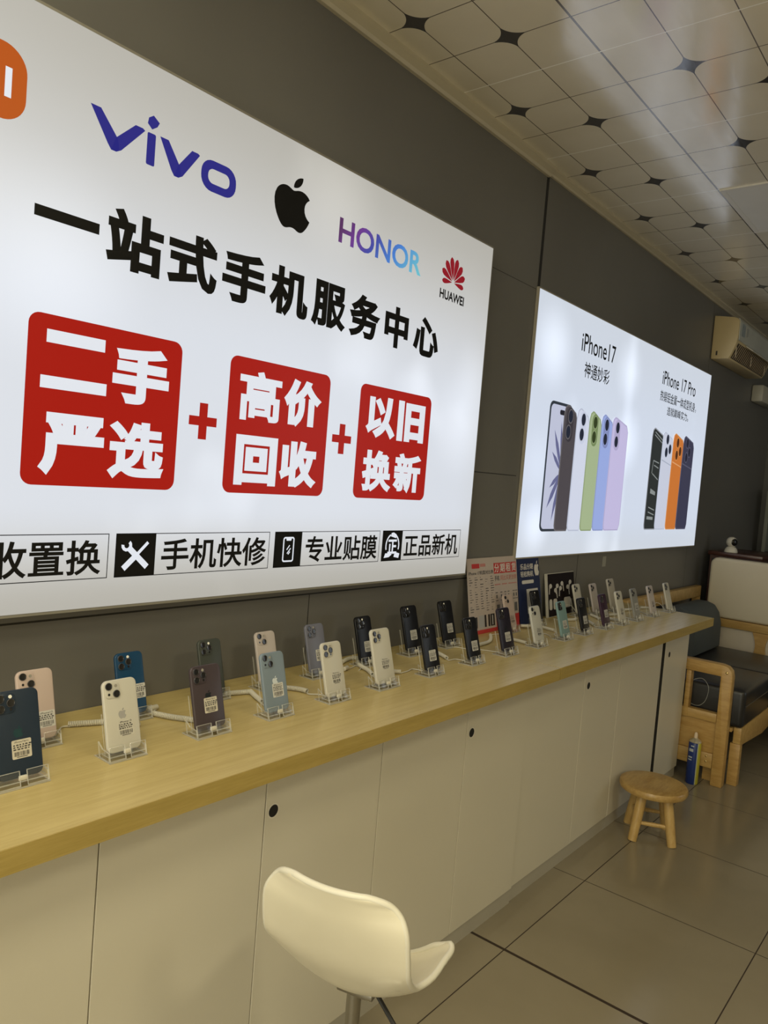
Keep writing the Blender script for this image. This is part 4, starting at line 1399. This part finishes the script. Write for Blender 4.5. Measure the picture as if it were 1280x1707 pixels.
# near arm: a frame with a rounded top corner, a panel and lower rail
def yprism(poly, a, b): return MB().prism(poly, lambda p, q, s: (p, s, q), a, b)
outer = [(0.06, 0.53), (0.534, 0.53), (0.534, 0.0), (0.586, 0.0), (0.586, 0.535), (0.580, 0.562), (0.562, 0.580), (0.535, 0.586), (0.06, 0.586)]
arm = obj('arm', yprism(outer, SY, SY + 0.052), pine, sofa, bevel=0.004)
obj('arm_post', MB().box((0.375, SY + 0.002, 0.30), (0.398, SY + 0.05, 0.529)), pine, sofa, bevel=0.003)
obj('arm_rail', MB().box((0.06, SY + 0.004, 0.302), (0.533, SY + 0.048, 0.345)), pine_h, sofa, bevel=0.003)
obj('arm_panel', MB().box((0.06, SY + 0.018, 0.151), (0.533, SY + 0.030, 0.301)), pine, sofa)
obj('arm_rail', MB().box((0.06, SY + 0.004, 0.078), (0.533, SY + 0.046, 0.150)), pine_h, sofa, bevel=0.003)
for zz in (0.133, 0.108):
    obj('bolt', MB().lathe([(0.005, 0.0), (0.0045, -0.003), (0.002, -0.004)], (0.505, SY + 0.004, zz), 'y', 16), plain('brass', (0.62, 0.48, 0.22), 0.3, 0.8), sofa, smooth=True)
obj('bolt', MB().lathe([(0.007, 0.0), (0.006, -0.003), (0.002, -0.005)], (0.560, SY, 0.552), 'y', 16), MATS['brass'], sofa, smooth=True)
obj('leg', MB().box((0.48, SY + 0.06, 0.0), (0.53, SY + 0.10, 0.077)), pine, sofa)
obj('leg', MB().box((0.585, SY + 0.085, 0.0), (0.632, SY + 0.130, 0.205)), pine, sofa, bevel=0.003)
obj('leg', MB().box((0.585, 4.95, 0.0), (0.632, 4.995, 0.205)), pine, sofa, bevel=0.003)
# front rail with its lower edge cut to a shallow arch
fr = [(SY + 0.085, 0.206), (SY + 0.085, 0.285), (4.995, 0.285), (4.995, 0.206)] + [(SY + 0.135 + 0.81 * (1 - k / 8), 0.165 + 0.03 * abs(k - 4) / 4) for k in range(9)]
obj('front_rail', MB().prism(fr[::-1], lambda p, q, s: (s, p, q), 0.596, 0.630), pine_h, sofa, bevel=0.002)
obj('seat_board', MB().box((0.06, SY + 0.055, 0.265), (0.594, 4.99, 0.284)), pine_h, sofa)


def cushion(name, a, b, m, parent, bev=0.03, n=4):
    return obj(name, MB().box(a, b), m, parent, bevel=bev, seg=n)


cushion('seat_cushion', (0.10, SY + 0.056, 0.286), (0.640, 4.42, 0.475), leather, sofa, 0.025)
cushion('seat_cushion', (0.10, 4.424, 0.286), (0.640, 4.985, 0.470), leather, sofa, 0.025)
obj('piping', MB().tube([(0.641, SY + 0.07, 0.395), (0.641, 4.40, 0.395)], 0.003, 6), leather, sofa)
bk = [(0.06, 0.476), (0.235, 0.476), (0.232, 0.62), (0.215, 0.685), (0.185, 0.728), (0.14, 0.742), (0.085, 0.742), (0.06, 0.735)]
obj('back_cushion', yprism(bk, SY + 0.06, 4.42), slate, sofa, bevel=0.012, seg=3)
obj('back_cushion', yprism(bk, 4.425, 4.93), slate, sofa, bevel=0.012, seg=3)
obj('back_rail', MB().box((0.012, SY + 0.0, 0.745), (0.052, 5.075, 0.815)), pine_h, sofa, bevel=0.006)
obj('back_post', MB().box((0.012, SY, 0.0), (0.050, SY + 0.05, 0.744)), pine, sofa)
obj('back_post', MB().box((0.012, 5.03, 0.0), (0.050, 5.075, 0.744)), pine, sofa)
tag(obj('thin_cord', MB().tube(smooth_path([(0.385, 3.889, 0.40), (0.393, 3.889, 0.465), (0.420, 3.889, 0.487), (0.445, 3.889, 0.488), (0.468, 3.889, 0.462), (0.472, 3.889, 0.43), (0.462, 3.889, 0.385), (0.44, 3.889, 0.358), (0.415, 3.889, 0.352), (0.392, 3.889, 0.358)]), 0.0011, 6), plain('grey_cord', (0.42, 0.44, 0.42), 0.4), smooth=True), 'thin pale cord hanging in a loop inside the pine sofa arm', 'cord')

# white high-backed bench standing across the sofa's far end
ivory = plain('ivory_leatherette', (0.64, 0.58, 0.44), 0.42, var=0.03)
ipanel = plain('ivory_panel', (0.62, 0.56, 0.46), 0.45)
bench = thing('bench', 'high-backed bench with cream padded back and pine rail, across the sofa end', 'bench', (0.75, 5.13, 0))
bp = rrect(0.088, 0.628, 1.45, 1.006, 0.045, 8)
obj('padded_back', MB().prism(bp, lambda a, b, s: (a, s, b), 5.085, 5.165), ivory, bench, bevel=0.018, seg=4)
obj('back_rail', MB().box((0.095, 5.080, 0.575), (1.45, 5.150, 0.626)), pine_h, bench, bevel=0.005)
obj('back_panel', MB().box((0.10, 5.105, 0.07), (1.45, 5.125, 0.574)), ipanel, bench)
for xs in (0.425, 1.10):
    hour = []
    for k in range(13):
        u = k / 12
        hour.append((xs + 0.050 - 0.022 * math.sin(math.pi * u), 0.40 + 0.174 * u))
    for k in range(13):
        u = 1 - k / 12
        hour.append((xs - 0.050 + 0.022 * math.sin(math.pi * u), 0.40 + 0.174 * u))
    obj('splat', MB().prism(hour, lambda a, b, s: (a, s, b), 5.086, 5.104), pine, bench)
for xs in (0.10, 1.39):
    obj('leg', MB().box((xs, 5.126, 0), (xs + 0.055, 5.165, 0.60)), pine, bench)
cushion('seat_cushion', (0.66, 4.60, 0.286), (1.40, 5.075, 0.45), leather, bench, 0.025)
obj('seat_frame', MB().box((0.66, 4.62, 0.20), (1.40, 5.104, 0.284)), pine_h, bench)
for xs in (0.67, 1.345):
    obj('leg', MB().box((xs, 4.63, 0), (xs + 0.05, 4.68, 0.199)), pine, bench)

# ------------------------------------------------------------------ dark cabinet with a security camera on top
mah = wood('mahogany', (0.045, 0.014, 0.010), (0.075, 0.024, 0.016), (3, 12, 12), 0.3, 3.0)
t = thing('side_cabinet', 'dark red-brown cabinet behind the cream bench back, against the wall', 'cabinet', (0.24, 5.50, 0))
obj('top', MB().box((0.03, 5.215, 1.010), (0.36, 5.80, 1.035)), mah, t, bevel=0.003)
obj('body', MB().box((0.04, 5.235, 0.04), (0.345, 5.79, 1.009)), mah, t)
obj('drawer', MB().box((0.055, 5.226, 0.82), (0.335, 5.2345, 0.99)), plain('cab_black', (0.012, 0.010, 0.010), 0.4), t)
obj('base', MB().box((0.05, 5.245, 0.0), (0.335, 5.78, 0.039)), MATS['cab_black'], t)
camw = plain('camera_white', (0.66, 0.63, 0.54), 0.35)
cm = thing('security_camera', 'small white ball-headed security camera on the dark cabinet', 'security camera', (0.150, 5.29, 1.035))
obj('base', MB().lathe([(0.040, 0.0), (0.041, 0.006), (0.036, 0.022), (0.026, 0.034), (0.018, 0.038)], (0.150, 5.29, 1.0355), 'z', 28), camw, cm, smooth=True)
hd = [(0.034 * math.sin(R(a)) + 1e-4, -0.034 * math.cos(R(a))) for a in range(0, 181, 12)]
head = obj('head', MB().lathe(hd, (0.150, 5.29, 1.103), 'z', 28), camw, cm, smooth=True)
d = Vector((0.80, -0.60, 0.0)).normalized()
sd = Vector((0, 0, 1)).cross(d)
mb = MB()
vs, fs = [], []
prof = [(0.034 * math.sin(R(a)) + 0.0006, 0.034 * math.cos(R(a)) + 0.0008) for a in (2, 12, 22, 32, 42)]
for r, hgt in prof:
    for k in range(24):
        w = 2 * math.pi * k / 24
        p = Vector((0.150, 5.29, 1.103)) + d * hgt + sd * (r * math.cos(w)) + Vector((0, 0, r * math.sin(w)))
        vs.append(p)
for i in range(len(prof) - 1):
    for k in range(24):
        fs.append((i * 24 + k, i * 24 + (k + 1) % 24, (i + 1) * 24 + (k + 1) % 24, (i + 1) * 24 + k))
fs.append(tuple(range(24)))
obj('face', MB().add(vs, fs), plain('camera_face', (0.006, 0.006, 0.006), 0.15), head, smooth=True)

# shelf unit at the end of the wall
t = thing('shelf_unit', 'tall pale-framed shelf unit at the far end of the grey wall', 'shelf unit', (0.42, 6.52, 0))
pale = plain('pale_frame', (0.22, 0.23, 0.19), 0.4)
for xs in (0.075, 0.775):
    obj('side_panel', MB().box((xs, 6.44, 0.0), (xs + 0.025, 6.60, 1.47)), pale, t)
for zz in (0.05, 0.55, 0.98, 1.25, 1.448):
    obj('shelf', MB().box((0.101, 6.445, zz), (0.774, 6.60, zz + 0.020)), pale if zz != 0.98 else plain('shelf_dark', (0.03, 0.028, 0.026), 0.5), t)
obj('back_board', MB().box((0.101, 6.602, 0.0), (0.774, 6.612, 1.447)), plain('shelf_back', (0.10, 0.105, 0.09), 0.5), t)
obj('door_frame', MB().box((0.101, 6.430, 1.262), (0.115, 6.4395, 1.447)).box((0.115, 6.430, 1.262), (0.45, 6.4395, 1.275)).box((0.115, 6.430, 1.434), (0.45, 6.4395, 1.447)), plain('frame_black', (0.012, 0.012, 0.012), 0.4), t)

# ------------------------------------------------------------------ spray can by the sofa arm
blue_m = plain('can_blue', (0.012, 0.035, 0.20), 0.3)
CX, CY, CR = 0.462, 3.796, 0.0285
can = thing('spray_can', 'blue and yellow spray can standing on the floor before the sofa arm', 'spray can', (CX, CY, 0))


def m_can():
    m, nt, b = new_mat('can_print')
    x, y, z = xyz(nt)
    s = ((x - CX) * 0.78 + (y - CY) * 0.62).gt(0.0035)
    st = ((x - CX) * 0.78 + (y - CY) * 0.62 - 0.0035).abs().lt(0.0022)
    n = noise(nt, 30, 2, coords(nt))
    c = mixc(nt, s, (0.012, 0.035, 0.19), (0.50, 0.46, 0.04))
    c = mixc(nt, st, c, (0.50, 0.55, 0.40))
    c = mixc(nt, n * 0.12, c, (0.02, 0.02, 0.02))
    nt.links.new(c, b.inputs['Base Color'])
    b.inputs['Roughness'].default_value = 0.3
    return m


body = obj('body', MB().lathe([(CR - 0.002, 0.0), (CR, 0.003), (CR, 0.198), (CR - 0.001, 0.200)], (CX, CY, 0.0003), 'z', 40), m_can(), can, smooth=True)
obj('shoulder', MB().lathe([(CR - 0.001, 0.2005), (CR + 0.0005, 0.203), (CR - 0.004, 0.210), (0.013, 0.217), (0.011, 0.220)], (CX, CY, 0.0003), 'z', 40), plain('tin', (0.62, 0.58, 0.45), 0.3, 0.7), can, smooth=True)
obj('nozzle', MB().lathe([(0.0085, 0.2203), (0.0085, 0.230), (0.0075, 0.240), (0.005, 0.246), (0.002, 0.248)], (CX, CY, 0.0003), 'z', 24), plain('nozzle_pink', (0.74, 0.60, 0.45), 0.4), can, smooth=True)
# pale bands of writing round the blue side
for z0, z1, a0, a1 in ((0.158, 0.172, 232, 276), (0.128, 0.134, 226, 270), (0.116, 0.121, 230, 268), (0.182, 0.188, 250, 280)):
    n = 8
    mb = MB()
    for k in range(n):
        aa, ab = R(a0 + (a1 - a0) * k / n), R(a0 + (a1 - a0) * (k + 0.8) / n)
        mb.add([(CX + (CR + 0.0005) * math.cos(q), CY + (CR + 0.0005) * math.sin(q), zz) for q, zz in ((aa, z0), (ab, z0), (ab, z1), (aa, z1))], [(0, 1, 2, 3)])
    obj('can_lettering', mb, plain('can_white', (0.60, 0.66, 0.66), 0.4), body, keep=True)

# ------------------------------------------------------------------ small round wooden stool
elm = wood('elm', (0.34, 0.20, 0.06), (0.52, 0.35, 0.13), (10, 2.5, 10), 0.28, 4.0, knots=0.4)
elm_leg = wood('elm_leg', (0.42, 0.26, 0.08), (0.58, 0.40, 0.16), (8, 8, 1.5), 0.32, 4.0)
SXc, SYc = 0.517, 3.075
st = thing('stool', 'small round wooden stool with four splayed legs on the tiled floor', 'stool', (SXc, SYc, 0))
obj('seat', MB().lathe([(0.118, 0.183), (0.128, 0.186), (0.132, 0.194), (0.132, 0.204), (0.128, 0.211), (0.120, 0.2135), (0.06, 0.2115), (0.003, 0.2110)], (SXc, SYc, 0), 'z', 48), elm, st, smooth=True)
feet = [(-0.028, -0.106), (0.106, -0.040), (0.030, 0.106), (-0.104, 0.042)]
for fx, fy in feet:
    a, b = Vector((SXc + fx, SYc + fy, 0.0)), Vector((SXc + fx * 0.62, SYc + fy * 0.62, 0.184))
    pts = [a.lerp(b, k / 5) for k in range(6)]
    obj('leg', MB().tube(pts, [0.0175, 0.0185, 0.0195, 0.020, 0.020, 0.019], 14), elm_leg, st, smooth=True)
for k in range(4):
    p, q = feet[k], feet[(k + 1) % 4]
    zz = 0.070 if k % 2 == 0 else 0.088
    u = 1 - 0.38 * zz / 0.184
    a, b = Vector((SXc + p[0] * u, SYc + p[1] * u, zz)), Vector((SXc + q[0] * u, SYc + q[1] * u, zz))
    obj('stretcher', MB().tube([a, a.lerp(b, 0.5), b], [0.007, 0.0085, 0.007], 10), elm_leg, st, smooth=True)

# ------------------------------------------------------------------ white swivel chair in front of the counter
shell_m = None


def m_shell():
    m, nt, b = new_mat('worn_white_plastic')
    n = noise(nt, 4, 4, coords(nt))
    d = noise(nt, 26, 4, coords(nt, (1, 1, 0.7)), 0.7)
    c = mixc(nt, n.smooth(0.3, 0.7), (0.70, 0.65, 0.50), (0.78, 0.73, 0.58))
    c = mixc(nt, d.smooth(0.66, 0.80) * 0.35, c, (0.36, 0.31, 0.22))
    nt.links.new(c, b.inputs['Base Color'])
    b.inputs['Roughness'].default_value = 0.32
    return m


CHX, CHY, CHZ, CHR = 0.681, 1.078, 0.4588, 0.2605
chair = thing('swivel_chair', 'worn white shell swivel chair on a steel post, back towards the viewer', 'chair', (CHX, CHY, 0), (0, 0, CHR))
# side profile of the shell (forward, up) from the back's top edge to the seat's front lip
prof = [(-0.2051, 0.2465, 0.0640), (-0.2042, 0.2425, 0.0860), (-0.2024, 0.2345, 0.1010), (-0.1987, 0.2165, 0.1160), (-0.1940, 0.1915, 0.1270), (-0.1815, 0.1479, 0.1300), (-0.1641, 0.1035, 0.1300), (-0.1350, 0.0616, 0.1285), (-0.1050, 0.0271, 0.1285), (-0.0600, 0.0100, 0.1400), (-0.0100, 0.0050, 0.1450), (0.0150, 0.0060, 0.1460), (0.0280, 0.0090, 0.1400), (0.0340, 0.0110, 0.1260), (0.0360, 0.0120, 0.1050)]


def catmull(ps, n):
    out = []
    for i in range(len(ps) - 1):
        p0, p1, p2, p3 = ps[max(i - 1, 0)], ps[i], ps[i + 1], ps[min(i + 2, len(ps) - 1)]
        for k in range(n):
            t = k / n
            out.append(tuple(0.5 * (2 * b + (c - a) * t + (2 * a - 5 * b + 4 * c - d) * t * t + (3 * b - a - 3 * c + d) * t ** 3) for a, b, c, d in zip(p0, p1, p2, p3)))
    out.append(ps[-1])
    return out


pr = catmull(prof, 3)
NU, NT = len(pr), 25
vs, fs = [], []
for i, (f, u, hw) in enumerate(pr):
    s = i / (NU - 1)
    backness = max(0.0, min(1.0, (0.5 - s) / 0.35))
    seat = max(0.0, min(1.0, (s - 0.40) / 0.3))
    for k in range(NT):
        t = -1 + 2 * k / (NT - 1)
        c = t * t
        ff = f + 0.032 * min(1.0, 0.35 + s * 3) * c * backness
        uu = u + 0.068 * c * seat * (1.0 - 0.35 * max(0.0, s - 0.85) / 0.15) + 0.012 * c * (1 - backness) * (1 - seat)
        vs.append((t * hw, ff, CHZ + uu))
for i in range(NU - 1):
    for k in range(NT - 1):
        a = i * NT + k
        fs.append((a, a + 1, a + NT + 1, a + NT))
me = bpy.data.meshes.new('shell')
me.from_pydata(vs, [], fs)
for p in me.polygons:
    p.use_smooth = True
me.materials.append(m_shell())
o = bpy.data.objects.new('shell', me)
COL.objects.link(o)
o.parent = chair
BASIS[o.name] = BASIS[chair.name]
md = o.modifiers.new('thick', 'SOLIDIFY'); md.thickness = 0.011; md.offset = 0.0
md = o.modifiers.new('round', 'BEVEL'); md.width = 0.004; md.segments = 3; md.limit_method = 'ANGLE'; md.angle_limit = R(50)
# rolled rim round the edge of the shell
idx = [k for k in range(NT)] + [i * NT + NT - 1 for i in range(1, NU)] + [(NU - 1) * NT + k for k in range(NT - 2, -1, -1)] + [i * NT for i in range(NU - 2, 0, -1)]
loop = [vs[i] for i in idx] + [vs[idx[0]], vs[idx[1]]]
obj('rim', MB().tube(loop, 0.0060, 8, cap=False), MATS.setdefault('rim_plastic', plain('rim_plastic', (0.74, 0.71, 0.60), 0.3)), chair, local=True, smooth=True, angle=80)
steel = plain('worn_steel', (0.33, 0.31, 0.26), 0.35, 0.85, var=0.2)
blackp = plain('black_plastic', (0.015, 0.014, 0.013), 0.5)
obj('seat_plate', MB().box((-0.035, -0.065, CHZ - 0.016), (0.035, -0.005, CHZ - 0.003)), steel, chair, local=True, bevel=0.003)
obj('post', MB().lathe([(0.0135, 0.10), (0.0135, CHZ - 0.021)], (-0.012, -0.035, 0), 'z', 24), steel, chair, local=True, smooth=True)
obj('post_sleeve', MB().lathe([(0.026, 0.03), (0.024, 0.21), (0.020, 0.215)], (-0.012, -0.035, 0), 'z', 28), plain('chrome', (0.55, 0.54, 0.5), 0.15, 1.0), chair, local=True, smooth=True)
obj('foot_disc', MB().lathe([(0.175, 0.0), (0.178, 0.006), (0.12, 0.016), (0.045, 0.030), (0.027, 0.045)], (-0.012, -0.035, 0), 'z', 48), MATS['chrome'], chair, local=True, smooth=True)
lev = obj('lever', MB().tube([(0.030, -0.03, CHZ - 0.022), (0.075, -0.045, CHZ - 0.055), (0.095, -0.055, CHZ - 0.080)], 0.004, 8), blackp, chair, local=True, smooth=True)
obj('lever_grip', MB().tube([(0.090, -0.052, CHZ - 0.073), (0.110, -0.064, CHZ - 0.103)], 0.009, 10), blackp, chair, local=True, bevel=0.002, smooth=True)
